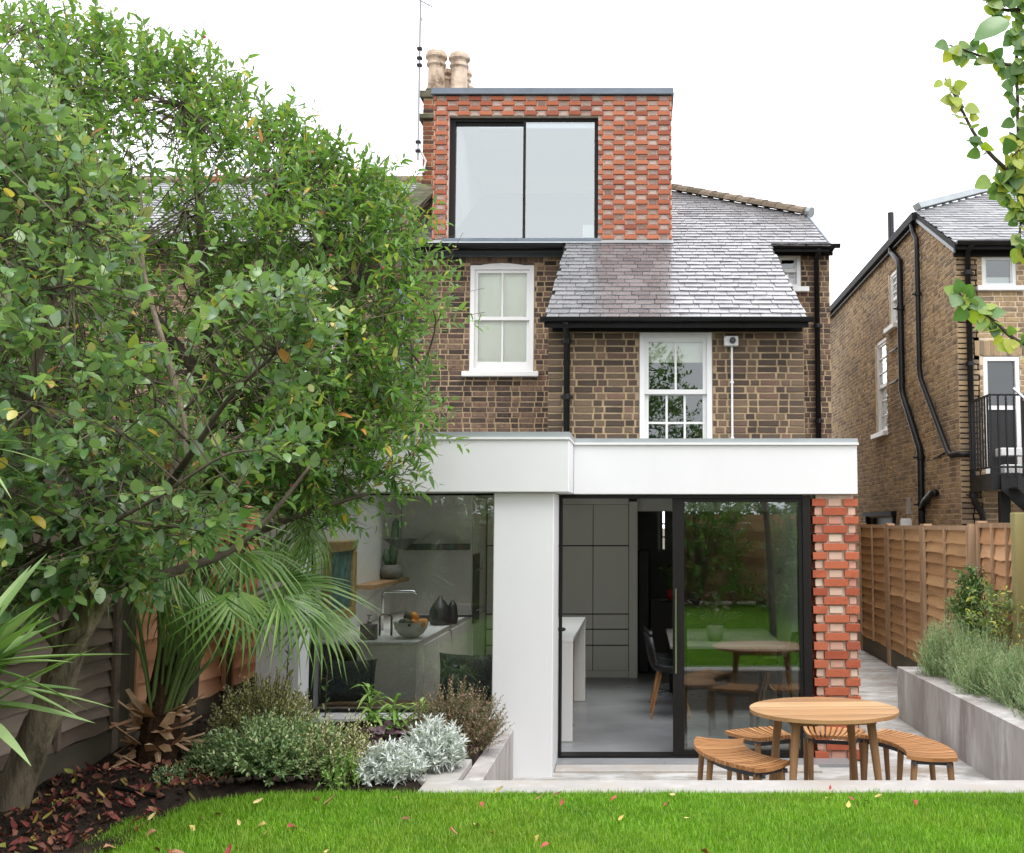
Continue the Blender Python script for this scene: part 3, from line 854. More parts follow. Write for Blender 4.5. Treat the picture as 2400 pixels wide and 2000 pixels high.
m = MB(); m.box(-3.31, -1.10, 15.96, 16.03, 5.742, 5.80); m.box(-3.31, -1.10, 15.76, 16.06, 5.801, 5.83); add('fascia_board', m, m_lead, house)
gutter(house, 1.83, 2.79, 15.70, 5.85, .055)
m = MB(); m.box(1.86, 2.74, 15.97, 16.03, 5.765, 5.815); m.box(1.86, 2.74, 15.74, 16.06, 5.816, 5.84); add('fascia_board', m, m_black_paint, house)
def pipe(root, pts, r=.036, mat=m_black, collars=(), name='downpipe'):
    m = MB(); m.tube(pts, r, 10); d = add(name, m, mat, root, smooth=True)
    for c0 in collars:
        m = MB(); m.tube([(c0[0], c0[1], c0[2] - .03), (c0[0], c0[1], c0[2] + .03)], r * 1.28, 10); m.box(c0[0] - r * 2, c0[0] + r * 2, c0[1] + r * .4, c0[1] + r * 1.1, c0[2] - .012, c0[2] + .012)
        add('pipe_collar', m, mat, d)
    return d
pipe(house, [(-.808, 12.27, 4.15), (-.808, 12.34, 4.09), (-.808, 12.53, 4.02), (-.808, 12.54, 2.60)], .034, collars=[(-.808, 12.54, 3.36), (-.808, 12.54, 3.98)])
pipe(house, [(2.50, 15.72, 5.81), (2.50, 15.80, 5.74), (2.505, 15.98, 5.70), (2.505, 15.98, 2.4)], .038, collars=[(2.505, 15.98, 4.75), (2.505, 15.98, 3.4)])
m = MB(); m.box(1.83, 1.865, 16.0, 16.035, 2.5, 4.0); add('flashing_strip', m, m_zinc, house)
# rain hopper and grey pipe at the party line
m = MB(); m.prism([(-3.42, 5.02), (-3.26, 5.02), (-3.20, 5.25), (-3.48, 5.25)], 1, 15.86, 16.02); add('rain_hopper', m, m_lead, house)
pipe(house, [(-3.34, 15.73, 5.84), (-3.34, 15.93, 5.5), (-3.34, 15.93, 5.26)], .04, m_lead)
pipe(house, [(-3.34, 15.96, 5.03), (-3.34, 15.96, 2.4)], .04, m_lead, collars=[(-3.34, 15.96, 4.3)])

# roof: one plane of slates from the ridge down over the outrigger
K = .4855
RZ = lambda y: 4.18 + K * (y - 12.28)
def roof_body(parent, poly, drop, name, mat, zf=RZ):
    m = MB(); n = len(poly)
    top = [(x, y, zf(y)) for x, y in poly]; bot = [(x, y, zf(y) - drop) for x, y in poly]
    m.v = top + bot
    m.f = [tuple(range(n)), tuple(reversed(range(n, 2 * n)))] + [(i, n + i, n + (i + 1) % n, (i + 1) % n) for i in range(n)]
    return add(name, m, mat, parent)
roof_poly = [(-1.045, 12.29), (1.84, 12.29), (1.84, 15.72), (2.66, 15.72), (2.62, 17.72), (.55, 19.83), (-3.3, 19.83), (-3.3, 15.74), (-1.05, 15.74)]
roof = roof_body(house, [(x * .996, y) for x, y in roof_poly], .09, 'roof', m_black_paint, lambda y: RZ(y) - .012)
m = MB(); m.quad((.55, 19.83, RZ(19.83)), (2.62, 17.72, RZ(17.72)), (2.75, 22, 6.8), (2.75, 26, 6.8), (.55, 26, RZ(19.83)))
m.quad((-3.3, 19.83, RZ(19.83) - .01), (.55, 19.83, RZ(19.83) - .01), (.55, 26, 5), (-3.3, 26, 5)); add('rear_slope', m, m_slate_n, house, recalc=False)
def slate_base(seed):
    r = random.Random(seed); m = MB(); j = lambda a: r.uniform(-a, a)
    n = 4
    lo = [(-.5 + i / n, -.5 + j(.02)) for i in range(n + 1)]
    m.v += [(x, y, 1 + j(.15)) for x, y in lo] + [(-.5, .5, .1), (.5, .5, .1)] + [(x, y, 0) for x, y in lo]
    m.f.append((0, 1, 2, 3, 4, 6, 5))
    for i in range(n): m.f.append((7 + i, 8 + i, i + 1, i))
    m.f.append((0, 5, 7)); m.f.append((4, 11, 6))
    return tri_base(m)
SLATES = [slate_base(i) for i in range(8)]
def slates(parent, poly, y0, y1, x0, x1, mat, zf, k, wid=.222, exp=.197, single=0, holes=(), seed=2, tk=.014):
    g = np.random.default_rng(seed); cs = 1 / math.sqrt(1 + k * k)
    P, R = [], []
    dy = exp * cs; rows = int((y1 - y0) / dy) + 1
    for i in range(rows):
        yc = y0 + (i + .5) * dy
        x = x0 - (wid * .5 if i % 2 else 0) - g.uniform(0, .02)
        while x < x1:
            w = wid + g.uniform(-.012, .012); xc = x + w / 2; x += w
            xa, xb = xc - w / 2, xc + w / 2
            xs = np.linspace(xa, xb, 9); ins = inside(poly, xs, np.full(9, yc))
            if not ins.any() or any(h[0] < xc < h[1] and h[2] < yc < h[3] for h in holes): continue
            xs = xs[ins]; xa, xb = xs[0], xs[-1]
            if xb - xa < .04: continue
            xc = (xa + xb) / 2; w = xb - xa - .006
            tl, sk = g.normal(0, .006), g.normal(0, .005)
            up = np.array([0, cs, k * cs]); nn = np.array([0, -k * cs, cs]); sd = np.array([1.0, 0, 0])
            up = up + nn * tl; sd = sd + nn * g.normal(0, .008) + up * sk
            nn = np.cross(sd, up)
            L = exp * 1.16
            yj = yc + dy * .08 + g.uniform(-.006, .006)
            P.append((xc, yj, zf(yj) + g.uniform(0, .003)))
            R.append(np.stack([sd * w, up * L, nn * tk], 1))
    P = np.array(P); R = np.array(R)
    if single:
        kx = min(single, len(P))
        pieces('slate', SLATES, P[:kx], R[:kx], mat, parent)
        P, R = P[kx:], R[kx:]
    if len(P):
        o = scatter('slating', SLATES, P, R, mat, parent); o['kind'] = 'stuff'
slates(roof, roof_poly, 12.28, 19.9, -3.3, 2.68, m_slate, RZ, K, single=300, holes=[(-2.85, .36, 15.90, 21)])
# hip tiles down to the right, and the finial end
hip = [Vector((.50, 19.88, RZ(19.88) + .05)), Vector((2.63, 17.70, RZ(17.70) + .05))]
nh = 11
for i in range(nh):
    a = hip[0].lerp(hip[1], i / nh); b = hip[0].lerp(hip[1], (i + 1.06) / nh)
    m = MB(); d = (b - a).normalized(); sd = d.cross(Vector((0, 0, 1))).normalized(); upv = sd.cross(d)
    ring = [(math.cos(PI * q / 6), math.sin(PI * q / 6)) for q in range(7)]
    g1 = [a + sd * .13 * c + upv * (.10 * s_ - .03) for c, s_ in ring]; g2 = [b + sd * .145 * c + upv * (.115 * s_ - .03) for c, s_ in ring]
    m.sheet([g1, g2]); m.f.append(tuple(range(7))); m.f.append(tuple(reversed(range(7, 14)))); add('ridge_tile', m, m_ridge, roof)
m = MB(); b = hip[1]; m.tube([b + Vector((-.03, .03, .02)), b + Vector((.07, -.06, -.02))], .085, 10); add('ridge_end', m, m_zinc, roof)
m = MB(); m.tube([(2.66, 15.72, RZ(15.72)), (2.63, 17.7, RZ(17.7))], .022, 6); add('verge', m, m_lead, roof)
# lead apron under the dormer
m = MB(); m.quad((-2.98, 15.74, RZ(15.74) + .022), (.47, 15.74, RZ(15.74) + .022), (.47, 15.94, RZ(15.94) + .024), (-2.98, 15.94, RZ(15.94) + .024)); add('lead_apron', m, m_zinc, roof, recalc=False)
# party-wall parapet, mossy, climbing to the chimney
m = MB(); zf = lambda y: RZ(y)
m.prism([(15.85, zf(15.85) - .5), (15.85, zf(15.85) + .05), (16.4, zf(16.4) + .30), (20.2, zf(20.2) + .30), (20.2, zf(20.2) - .6)], 0, -3.56, -3.32); add('party_parapet', m, m_stock_dark, house)
m = MB(); m.prism([(16.3, zf(16.3) + .23), (16.3, zf(16.3) + .285), (20.2, zf(20.2) + .285), (20.2, zf(20.2) + .23)], 0, -3.315, -3.262); add('verge_board', m, m_black_paint, house)
m = MB(); m.prism([(16.35, zf(16.4) + .29), (16.35, zf(16.4) + .36), (20.2, zf(20.2) + .36), (20.2, zf(20.2) + .29)], 0, -3.62, -3.27); add('parapet_coping', m, m_moss, house)
# chimney
ch = MB(); ch.box(-3.58, -2.95, 18.4, 19.5, 7.0, 9.02)
chim = add('chimney', ch, m_mortar, house)
cr = layout(.63, 7.0, 9.0, [], 'flemish', seed=31)
m_chim = mk('sooty_red_brick', [(0, (.13, .05, .034)), (.35, (.27, .09, .05)), (.6, (.33, .12, .065)), (.8, (.06, .04, .033)), (1, (.035, .03, .027))], .92, (18, .4), (40, .5, .006), spec=.2)
lay(chim, cr, (-3.58, 18.4, 0), 0, .007, m_chim, 0, seed=31, rest='chimney_bricks')
lay(chim, layout(1.1, 7.0, 9.0, [], 'flemish', seed=32), (-3.58, 19.5, 0), -PI / 2, .007, m_chim, 0, seed=32, rest='chimney_bricks')
m = MB(); m.bbox(-3.66, -2.87, 18.33, 19.57, 8.62, 8.70, .01); m.bbox(-3.64, -2.89, 18.35, 19.55, 8.98, 9.10, .01); m.bbox(-3.56, -2.95, 18.42, 19.46, 9.10, 9.17, .02); add('chimney_cap', m, m_moss, chim)
pot_prof = [(.155, 0), (.16, .04), (.15, .08), (.145, .12), (.135, .40), (.135, .44), (.165, .47), (.165, .50), (.145, .52), (.15, .56), (.185, .60), (.185, .645), (.16, .66), (.155, .70), (.12, .70), (.12, .62)]
for (x, y, s) in ((-3.42, 18.62, 1.0), (-3.04, 18.66, .98), (-3.32, 19.05, .8), (-3.03, 19.06, .8), (-2.98, 19.34, .55)):
    m = MB(); m.lathe([(r_ * s, z * s) for r_, z in pot_prof], (x, y, 9.15), 20); add('chimney_pot', m, m_pot, chim, smooth=False)
# television aerial strapped to the chimney
ta = thing('tv_aerial', 'thin television aerial mast strapped to the left of the chimney', 'aerial', (-3.66, 18.36, 7.4))
m = MB(); m.tube([(-3.64, 18.3, 7.9), (-3.64, 18.3, 10.72)], .017, 8); add('mast', m, m_copper, ta)
m = MB(); m.tube([(-3.86, 18.0, 10.62), (-3.50, 18.55, 10.62)], .009, 6); add('boom', m, m_alu, ta)
for i in range(9):
    q = i / 8; c = Vector((-3.86, 18.0, 10.62)).lerp(Vector((-3.50, 18.55, 10.62)), q); h = .10 + .07 * q
    m = MB(); m.tube([c + Vector((.0, 0, -h)), c + Vector((0, 0, h))], .004, 5); add('rod', m, m_alu, ta)
m = MB(); m.tube([(-3.63, 18.3, 10.35), (-3.50, 18.28, 9.72)], .006, 5); add('cable', m, m_dark, ta)
for z in (9.78, 9.62, 9.5, 8.2, 8.05):
    m = MB(); m.box(-3.68, -3.60, 18.26, 18.34, z - .02, z + .02); add('clamp', m, m_black, ta)
m = MB(); m.tube([(-3.64, 18.3, 8.12), (-3.52, 18.36, 7.9), (-3.56, 18.37, 7.72), (-3.66, 18.3, 7.66)], .02, 6); add('bracket', m, m_white, ta)

# security light box on the outrigger wall
cb = thing('security_light', 'small white box with a round black lens on the brick wall', 'security light', (1.01, 12.52, 3.9))
m = MB(); m.bbox(.93, 1.085, 12.50, 12.585, 3.92, 4.03, .008); add('housing', m, m_white, cb)
m = MB(); m.tube([(1.022, 12.46, 3.975), (1.022, 12.502, 3.975)], .034, 20); add('lens', m, m_dark, cb)
m = MB(); m.tube([(1.022, 12.455, 3.975), (1.022, 12.461, 3.975)], .016, 14); add('lens_core', m, m_steel_grey, cb)
m = MB(); m.box(1.008, 1.030, 12.565, 12.588, 2.66, 3.918); c_ = add('conduit', m, m_white, cb)
for z in (3.52, 2.90):
    m = MB(); m.box(1.000, 1.038, 12.56, 12.588, z - .012, z + .012); add('clip', m, m_white, c_)

# ------------------------------------------------------------------ brick dormer
dor = thing('brick_dormer', 'flat roofed dormer of patterned orange brick with a large sliding window', 'dormer', (-1.28, 16.3, 6.0))
DX0, DX1, YD = -2.95, .455, 15.93
dz0, dz1 = 5.975, 8.068
wx0, wx1, wz1 = -2.735, -.598, 7.776
m = MB()
wall_core(m, (DX0 + .004, YD, 0), 0, DX1 - DX0 - .008, dz0, dz1, .22, [(wx0 - DX0, wx1 - DX0, dz0, wz1)])
m.box(DX0 + .004, DX0 + .2, YD + .221, 20.5, 6.0, dz1); m.box(DX1 - .2, DX1 - .004, YD + .221, 20.5, 6.0, dz1)
add('wall_core', m, m_pale_mortar, dor)
rr, hh = [], []
pitch = .318; cz = .0721
nrow = 29
for i in range(nrow):
    zl = dz0 + .004 + i * cz; zh = zl + .058
    s = -.12 + (pitch / 2 if i % 2 else 0) - .02
    while s < DX1 - DX0:
        for (a, b, lst) in ((s, s + .184, rr), (s + .199, s + .303, hh)):
            a2, b2 = max(a, 0), min(b, DX1 - DX0)
            o0, o1 = wx0 - DX0, wx1 - DX0
            if zl < wz1 - .02:
                if a2 < o0 < b2: b2 = o0
                elif a2 < o1 < b2: a2 = o1
                elif a2 >= o0 and b2 <= o1: continue
            if b2 - a2 > .03: lst.append((a2 + random.uniform(0, .004), b2 - random.uniform(0, .004), zl + random.uniform(-.002, .002), zh + random.uniform(-.002, .002)))
        s += pitch
lay(dor, rr, (DX0, YD, 0), 0, .031, m_orange, 300, None, seed=41, pj=.006, bases=BRICKS_SHARP)
lay(dor, hh, (DX0, YD, 0), 0, .010, m_header, 300, None, name='header_brick', seed=42, pj=.004, bases=BRICKS_SHARP)
m = MB(); m.bbox(DX0 - .035, DX1 + .03, YD - .075, 16.99, 8.074, 8.097, .004); m.box(DX0 - .03, DX1 + .025, YD - .07, YD - .045, 8.077, 8.165); m.box(DX0 - .03, DX1 + .025, YD - .044, 17.0, 8.098, 8.16); m.box(DX0 - .03, DX1 + .025, 17.35, 20.4, 8.098, 8.16); m.box(DX0 - .03, -2.5, 17.001, 17.349, 8.098, 8.16); m.box(-.1, DX1 + .025, 17.001, 17.349, 8.098, 8.16)
add('lead_coping', m, m_lead, dor)
sw = MB(); ft = .055; yw = YD + .085
sw.box(wx0 + .002, wx0 + ft + .03, yw, yw + .10, dz0, wz1 - .002); sw.box(wx1 - ft, wx1 - .002, yw, yw + .10, dz0, wz1 - .002)
sw.box(wx0 + ft + .03, wx1 - ft, yw, yw + .10, wz1 - ft, wz1 - .002); sw.box(wx0 + ft + .03, wx1 - ft, yw, yw + .10, dz0 + .0, dz0 + .035)
sww = add('sliding_window', sw, m_frame, dor)
xm = -1.66
m = MB(); m.box(xm - .015, xm + .02, yw - .012, yw + .03, dz0 + .036, wz1 - ft); add('meeting_stile', m, m_frame, sww)
m = MB(); m.box(wx0 + ft + .031, xm - .016, yw + .035, yw + .07, wz1 - ft - .05, wz1 - ft - .001); add('top_rail', m, m_frame, sww)
m = MB(); m.quad((wx0 + ft + .03, yw + .05, dz0 + .035), (xm, yw + .05, dz0 + .035), (xm, yw + .05, wz1 - ft), (wx0 + ft + .03, yw + .05, wz1 - ft)); add('pane', m, g_coat, sww, recalc=False)
m = MB(); m.quad((xm, yw + .012, dz0 + .035), (wx1 - ft, yw + .012, dz0 + .035), (wx1 - ft, yw + .012, wz1 - ft), (xm, yw + .012, wz1 - ft)); add('pane', m, g_coat, sww, recalc=False)
m = MB(); m.box(wx0 - .05, wx1 + .05, YD - .10, YD + .08, dz0 - .045, dz0 - .002); add('sill', m, m_lead, dor)
# loft room behind the glass: white walls, and a roof slot added to brighten them
m = MB(); y0, y1 = YD + .23, 19.6; xa, xb = DX0 + .21, DX1 - .21
m.quad((xa, y0, 5.96), (xa, y1, 5.96), (xa, y1, 8.035), (xa, y0, 8.035)); m.quad((xb, y1, 5.96), (xb, y0, 5.96), (xb, y0, 8.035), (xb, y1, 8.035))
m.quad((xa, y1, 5.96), (xb, y1, 5.96), (xb, y1, 8.035), (xa, y1, 8.035)); m.quad((xa, y0, 5.96), (xb, y0, 5.96), (xb, y1, 5.96), (xa, y1, 5.96)); m.quad((xa, 17.0, 8.035), (xb, 17.0, 8.035), (xb, y0, 8.035), (xa, y0, 8.035)); m.quad((xa, y1, 8.035), (xb, y1, 8.035), (xb, 17.35, 8.035), (xa, 17.35, 8.035)); m.quad((xa, 17.35, 8.035), (-2.5, 17.35, 8.035), (-2.5, 17.0, 8.035), (xa, 17.0, 8.035)); m.quad((-.1, 17.35, 8.035), (xb, 17.35, 8.035), (xb, 17.0, 8.035), (-.1, 17.0, 8.035))
m.quad((xa + .004, YD + .5, 5.97), (xa + .004, YD + .5, 7.6), (xa + .004, YD + 1.6, 7.1), (xa + .004, YD + 1.6, 5.97))
add('loft_room_lining', m, m_white_wall, dor, recalc=False)
m = MB(); m.bbox(-.83, -.66, YD + .30, YD + .6, 5.965, 6.27, .01)
tag(add('white_box', m, m_white), label='white box standing inside the dormer window at its lower right corner', cat='box')
# ------------------------------------------------------------------ white rear extension
ext = thing('house_extension', 'white rendered flat roofed kitchen extension with big window and sliding glass doors', 'extension', (-.6, 9.6, 0))
FB, FT = 2.208, 2.622
def render_box(name, x0, x1, y0, y1, z0, z1, mat=m_render, b=.006, parent=ext):
    m = MB(); m.bbox(x0, x1, y0, y1, z0, z1, b); return add(name, m, mat, parent)
render_box('fascia', -3.05, -.56, 9.0, 9.66, FB, FT)
render_box('fascia', -.558, 1.83, 9.625, 9.665, FB, FT, b=.004)
render_box('fascia', 1.79, 1.832, 9.667, 15.9, FB, FT, b=.004)
m = MB(); m.box(-.556, 1.788, 9.667, 10.05, FB + .002, FT - .01); add('lintel', m, m_render, ext)
m = MB(); m.box(-3.06, -.552, 8.985, 9.02, FT + .001, FT + .02); m.box(-.585, -.552, 9.021, 9.60, FT + .001, FT + .02); m.box(-.551, 1.842, 9.605, 9.64, FT + .001, FT + .02); add('drip_bead', m, m_white, ext)
m = MB(); m.box(-3.055, -.555, 9.0, 9.5, FT + .021, FT + .062); m.box(-.60, -.556, 9.501, 9.62, FT + .021, FT + .062); m.box(-.554, 1.838, 9.622, 10.0, FT + .021, FT + .056); add('zinc_coping', m, m_zinc, ext)
# flat roof with a long unseen rooflight opening, added to brighten the kitchen
m = MB()
for (a, b, c0, d0) in ((-3.0, 1.79, 10.051, 10.15), (-3.0, -2.8, 10.15, 12.5), (1.65, 1.79, 10.15, 12.5), (-3.0, 1.79, 12.5, 16.04)):
    m.box(a, b, c0, d0, 2.33, 2.58)
add('flat_roof', m, m_zinc, ext)
m = MB()
for (a, b, c0, d0) in ((-2.9, 1.75, 9.68, 10.15), (-2.9, -2.8, 10.15, 12.5), (1.65, 1.75, 10.15, 12.5), (-2.9, 1.75, 12.5, 14.9)):
    m.quad((a, c0, 2.30), (a, d0, 2.30), (b, d0, 2.30), (b, c0, 2.30))
add('ceiling', m, m_white_wall, ext, recalc=False)
m = MB(); m.quad((-2.8, 10.15, 2.59), (1.65, 10.15, 2.59), (1.65, 12.5, 2.59), (-2.8, 12.5, 2.59)); add('added_rooflight_pane', m, g_clear, ext, recalc=False)
# pillar, left wall, plinth
m = MB(); m.bbox(-1.158, -.682, 9.075, 9.64, -.02, FB - .002, .007); add('pillar', m, m_render, ext)
m = MB(); m.prism([(-3.0, 9.05), (-2.665, 9.05), (-2.655, 9.32), (-2.655, 9.45), (-3.0, 9.45)], 2, 0, FB - .002); add('left_wall', m, m_render, ext)
m = MB(); m.box(-2.654, -1.16, 9.10, 9.42, 0, .405); add('plinth', m, m_conc_lt, ext)
render_box('window_sill', -2.662, -1.161, 9.05, 9.33, .407, .455, m_white, .006)
m = MB(); m.box(-3.0, -2.86, 9.451, 16.0, 0, 2.55); add('party_wall', m, m_white_wall, ext)
m = MB(); m.box(1.72, 1.785, 10.06, 15.9, 0, 2.32); add('right_wall', m, m_white_wall, ext)
# picture window
m = MB(); a, b, z0, z1, y = -2.654, -1.160, .457, FB - .003, 9.30
m.box(a, a + .022, y, y + .06, z0, z1); m.box(b - .022, b, y, y + .06, z0, z1); m.box(a + .022, b - .022, y, y + .06, z0, z0 + .022); m.box(a + .022, b - .022, y, y + .06, z1 - .015, z1)
pw_ = add('picture_window', m, m_frame, ext)
m = MB(); m.quad((a + .022, y + .03, z0 + .022), (b - .022, y + .03, z0 + .022), (b - .022, y + .03, z1 - .015), (a + .022, y + .03, z1 - .015)); add('pane', m, g_pict, pw_, recalc=False)
# sliding doors
def door_leaf(name, x0, x1, y, z0, z1, wl_, wr, wt, wb, gm=g_dark):
    m = MB(); d = .045
    m.box(x0, x0 + wl_, y, y + d, z0, z1); m.box(x1 - wr, x1, y, y + d, z0, z1)
    m.box(x0 + wl_, x1 - wr, y, y + d, z1 - wt, z1); m.box(x0 + wl_, x1 - wr, y, y + d, z0, z0 + wb)
    o = add(name, m, m_frame, ext)
    m = MB(); m.quad((x0 + wl_, y + d / 2, z0 + wb), (x1 - wr, y + d / 2, z0 + wb), (x1 - wr, y + d / 2 , z1 - wt), (x0 + wl_, y + d / 2 , z1 - wt)); add('pane', m, gm, o, recalc=False)
    return o
m = MB(); m.box(-.681, -.662, 9.67, 9.84, .024, 2.20); m.box(1.37, 1.437, 9.67, 9.84, .024, 2.20); m.box(-.661, 1.369, 9.67, 9.84, 2.175, 2.204); m.box(-.661, 1.369, 9.67, 9.84, .005, .045); add('door_frame', m, m_frame, ext)
lf = door_leaf('sliding_door', .275, 1.368, 9.685, .047, 2.173, .095, .03, .03, .04)
m = MB(); m.bar((.30, 9.655, 1.42), (.30, 9.655, .72), .014, .014); m.bar((.30, 9.655, 1.38), (.30, 9.69, 1.38), .012, .012); m.bar((.30, 9.655, .76), (.30, 9.69, .76), .012, .012); add('handle', m, m_chrome, lf)
door_leaf('fixed_door', .375, 1.368, 9.765, .047, 2.173, .022, .03, .03, .04, g_clear)
# interior floor and walls
m = MB(); m.box(-2.86, 1.72, 9.43, 15.0, -.05, .026); m.box(-.05, 1.72, 15.0, 21.0, -.05, .026); add('interior_floor', m, m_floor, ext)
m = MB(); m.box(-2.86, -.03, 14.96, 15.05, 0, 2.32); m.box(-.04, 1.72, 14.7, 14.8, 2.12, 2.32); add('back_wall', m, m_wall_dim, ext)
# dark middle room with a glazed front door at its far end
m = MB(); wall_core(m, (-.05, 20.9, 0), 0, 1.8, 0, 2.6, .1, [(.42, .50, 1.50, 2.20), (.66, .74, 1.50, 2.20)]); m.box(-.13, -.035, 15.06, 21, 0, 2.6); m.box(1.72, 1.80, 15.9, 21, 0, 2.6); m.box(-.13, 1.8, 14.81, 21, 2.42, 2.5); add('hall_wall', m, m_wall_dim, ext)
m = MB(); m.box(.36, .46 - .05, 20.85, 20.88, 0, 2.2)
for z in (1.72, 1.96): m.box(.36, .70, 20.86, 20.885, z - .012, z + .012)
add('front_door_bars', m, m_white, ext)

# ------------------------------------------------------------------ woven brick pillar at the corner
bp = thing('brick_pillar', 'woven orange brick corner pillar with pale recessed bricks beside the doors', 'brick pillar', (1.645, 9.86, 0))
px0, px1, py0, py1 = 1.475, 1.818, 9.69, 10.035
m = MB(); m.box(px0 + .012, px1 - .012, py0 + .012, py1 - .012, 0, 2.205); add('core', m, m_pale_mortar, bp)
red_P, red_R, pal_P, pal_R = [], [], [], []
cz = .0748; pr = .022
def bk(c, sx, sy, sz, yaw, lst):
    # brick whose face looks along local -Y; c = centre of its back face
    cs, sn = math.cos(yaw), math.sin(yaw)
    jr = random.uniform(-.012, .012)
    cs, sn = math.cos(yaw + jr), math.sin(yaw + jr)
    R = np.array([[cs * sx, -sn * sy, 0], [sn * sx, cs * sy, 0], [0, 0, sz]])
    lst[0].append(c); lst[1].append(R)
for i in range(29):
    zc = .008 + (i + .5) * cz
    hz = .062 + random.uniform(-.002, .002)
    xm, ym = (px0 + px1) / 2, (py0 + py1) / 2
    if i % 2 == 0:
        for cx in (px0, px1):          # four corner bricks, proud on both faces
            for cy in (py0, py1):
                w = .118 + random.uniform(-.004, .004)
                ox = cx - pr - .0 if cx == px0 else cx + pr - w
                back = cy - pr + w if cy == py0 else cy + pr
                bk((ox + w / 2 + random.uniform(-.003, .003), back, zc), w, w, hz, 0, (red_P, red_R))
        bk((xm, py0 + .03, zc), .108, .034, hz, 0, (pal_P, pal_R)); bk((px0 + .03, ym, zc), .108, .034, hz, -PI / 2, (pal_P, pal_R))
    else:
        bk((xm + random.uniform(-.004, .004), py0 + .03, zc), .203, .03 + pr, hz, 0, (red_P, red_R)); bk((px0 + .03, ym, zc), .203, .03 + pr, hz, -PI / 2, (red_P, red_R))
        bk((px1 - .03, ym, zc), .203, .03 + pr, hz, PI / 2, (red_P, red_R)); bk((xm, py1 - .03, zc), .203, .03 + pr, hz, PI, (red_P, red_R))
        for cx, sx in ((px0, 1), (px1, -1)):
            bk((cx + sx * .030, py0 + .06, zc), .058, .060, hz, 0, (pal_P, pal_R))
        bk((px0 + .030, py1 - .03, zc), .058, .030, hz, -PI / 2, (pal_P, pal_R))
pieces('brick', BRICKS_SHARP, np.array(red_P), np.array(red_R), m_pillar_red, bp)
pieces('pale_brick', BRICKS_SHARP, np.array(pal_P), np.array(pal_R), m_pale, bp)

# ------------------------------------------------------------------ things inside the kitchen
def one(name, label, cat, mb, mat, smooth=False, group=None):
    return tag(add(name, mb, mat, None, smooth), label, cat, group)
# wall-side counter with sink and hob
kc = thing('kitchen_counter', 'pale kitchen counter running along the left wall inside the picture window', 'kitchen counter', (-2.35, 11.7, .03))
m = MB(); m.box(-2.5, -1.975, 10.225, 13.38, .03, .895); add('cupboard_run', m, m_cabinet, kc)
m = MB(); m.bbox(-2.855, -1.96, 10.2, 13.4, .897, .922, .003); add('worktop', m, m_counter, kc)
for yy in (10.9, 11.6, 12.3, 13.0):
    m = MB(); m.box(-1.974, -1.958, yy - .34, yy + .345, .12, .86); add('door_panel', m, m_cabinet, kc)
m = MB(); m.box(-2.55, -2.05, 12.3, 13.1, .923, .928); add('hob', m, m_dark, kc)
one('wall_tap', 'tall brushed steel kitchen tap behind the fruit bowl', 'tap', MB().tube([(-2.52, 11.3, .922), (-2.52, 11.3, 1.27), (-2.50, 11.3, 1.30), (-2.22, 11.3, 1.30), (-2.18, 11.3, 1.28)], .014, 8), m_chrome, True)
sd_ = thing('soap_dispenser', 'squat grey soap dispenser with a steel pump on the worktop', 'soap dispenser', (-2.42, 10.4, .922))
m = MB(); m.bbox(-2.51, -2.37, 10.36, 10.46, .923, 1.06, .006); add('bottle', m, m_potgrey, sd_)
m = MB(); m.lathe([(.02, 1.06), (.02, 1.09), (.008, 1.10), (.008, 1.13), (.022, 1.132), (.022, 1.145)], (-2.44, 10.41, 0), 10); add('pump', m, m_chrome, sd_)
one('cutlery_caddy', 'small wire cutlery caddy beside the tap', 'caddy', MB().tube([(-2.42, 10.75, .925), (-2.42, 10.75, 1.10), (-2.40, 10.75, 1.12), (-2.33, 10.75, 1.12), (-2.31, 10.75, 1.10), (-2.31, 10.75, .925)], .011, 6), m_dark, True)
fb = thing('fruit_bowl', 'frosted glass bowl heaped with oranges and lemons on the worktop', 'fruit bowl', (-2.08, 10.55, .922))
m = MB(); m.lathe([(.05, .923), (.06, .925), (.11, .96), (.145, 1.01), (.16, 1.07), (.152, 1.07), (.135, 1.015), (.10, .97), (.03, .945)], (-2.09, 10.55, 0), 24); add('bowl', m, m_bowl, fb, True)
r_ = random.Random(4)
for i in range(11):
    a = i * 2.4; q = .03 + .09 * (i % 3) / 2
    m = MB(); bm = bmesh.new(); bmesh.ops.create_icosphere(bm, subdivisions=2, radius=.040 + .006 * (i % 2))
    for w in bm.verts: w.co = Vector((-2.09 + q * math.cos(a), 10.55 + q * math.sin(a), 1.06 + (.055 if q < .06 else .0))) + w.co
    m.bm(bm); bm.free(); add('fruit', m, (m_orange_f, m_lemon_f, m_green_f, m_orange_f, m_green_f)[i % 5], fb, True)
kn = MB(); kn.lathe([(.10, .93), (.115, 1.0), (.105, 1.08), (.07, 1.14), (.03, 1.19), (.015, 1.22)], (-2.06, 11.9, 0), 14); kn.lathe([(.05, .93), (.06, 1.0), (.045, 1.12), (.015, 1.17)], (-1.94, 11.95, 0), 10)
one('black_vessel', 'black knobbly vessel standing by the hob', 'vessel', kn, m_dark, True)
one('frying_pan', 'flat black pan handle lying over the hob', 'pan', MB().box(-2.0, -1.82, 12.5, 12.54, .955, .975).lathe([(.10, .93), (.12, .97), (.115, .97), (.095, .935)], (-2.12, 12.52, 0), 14), m_dark)
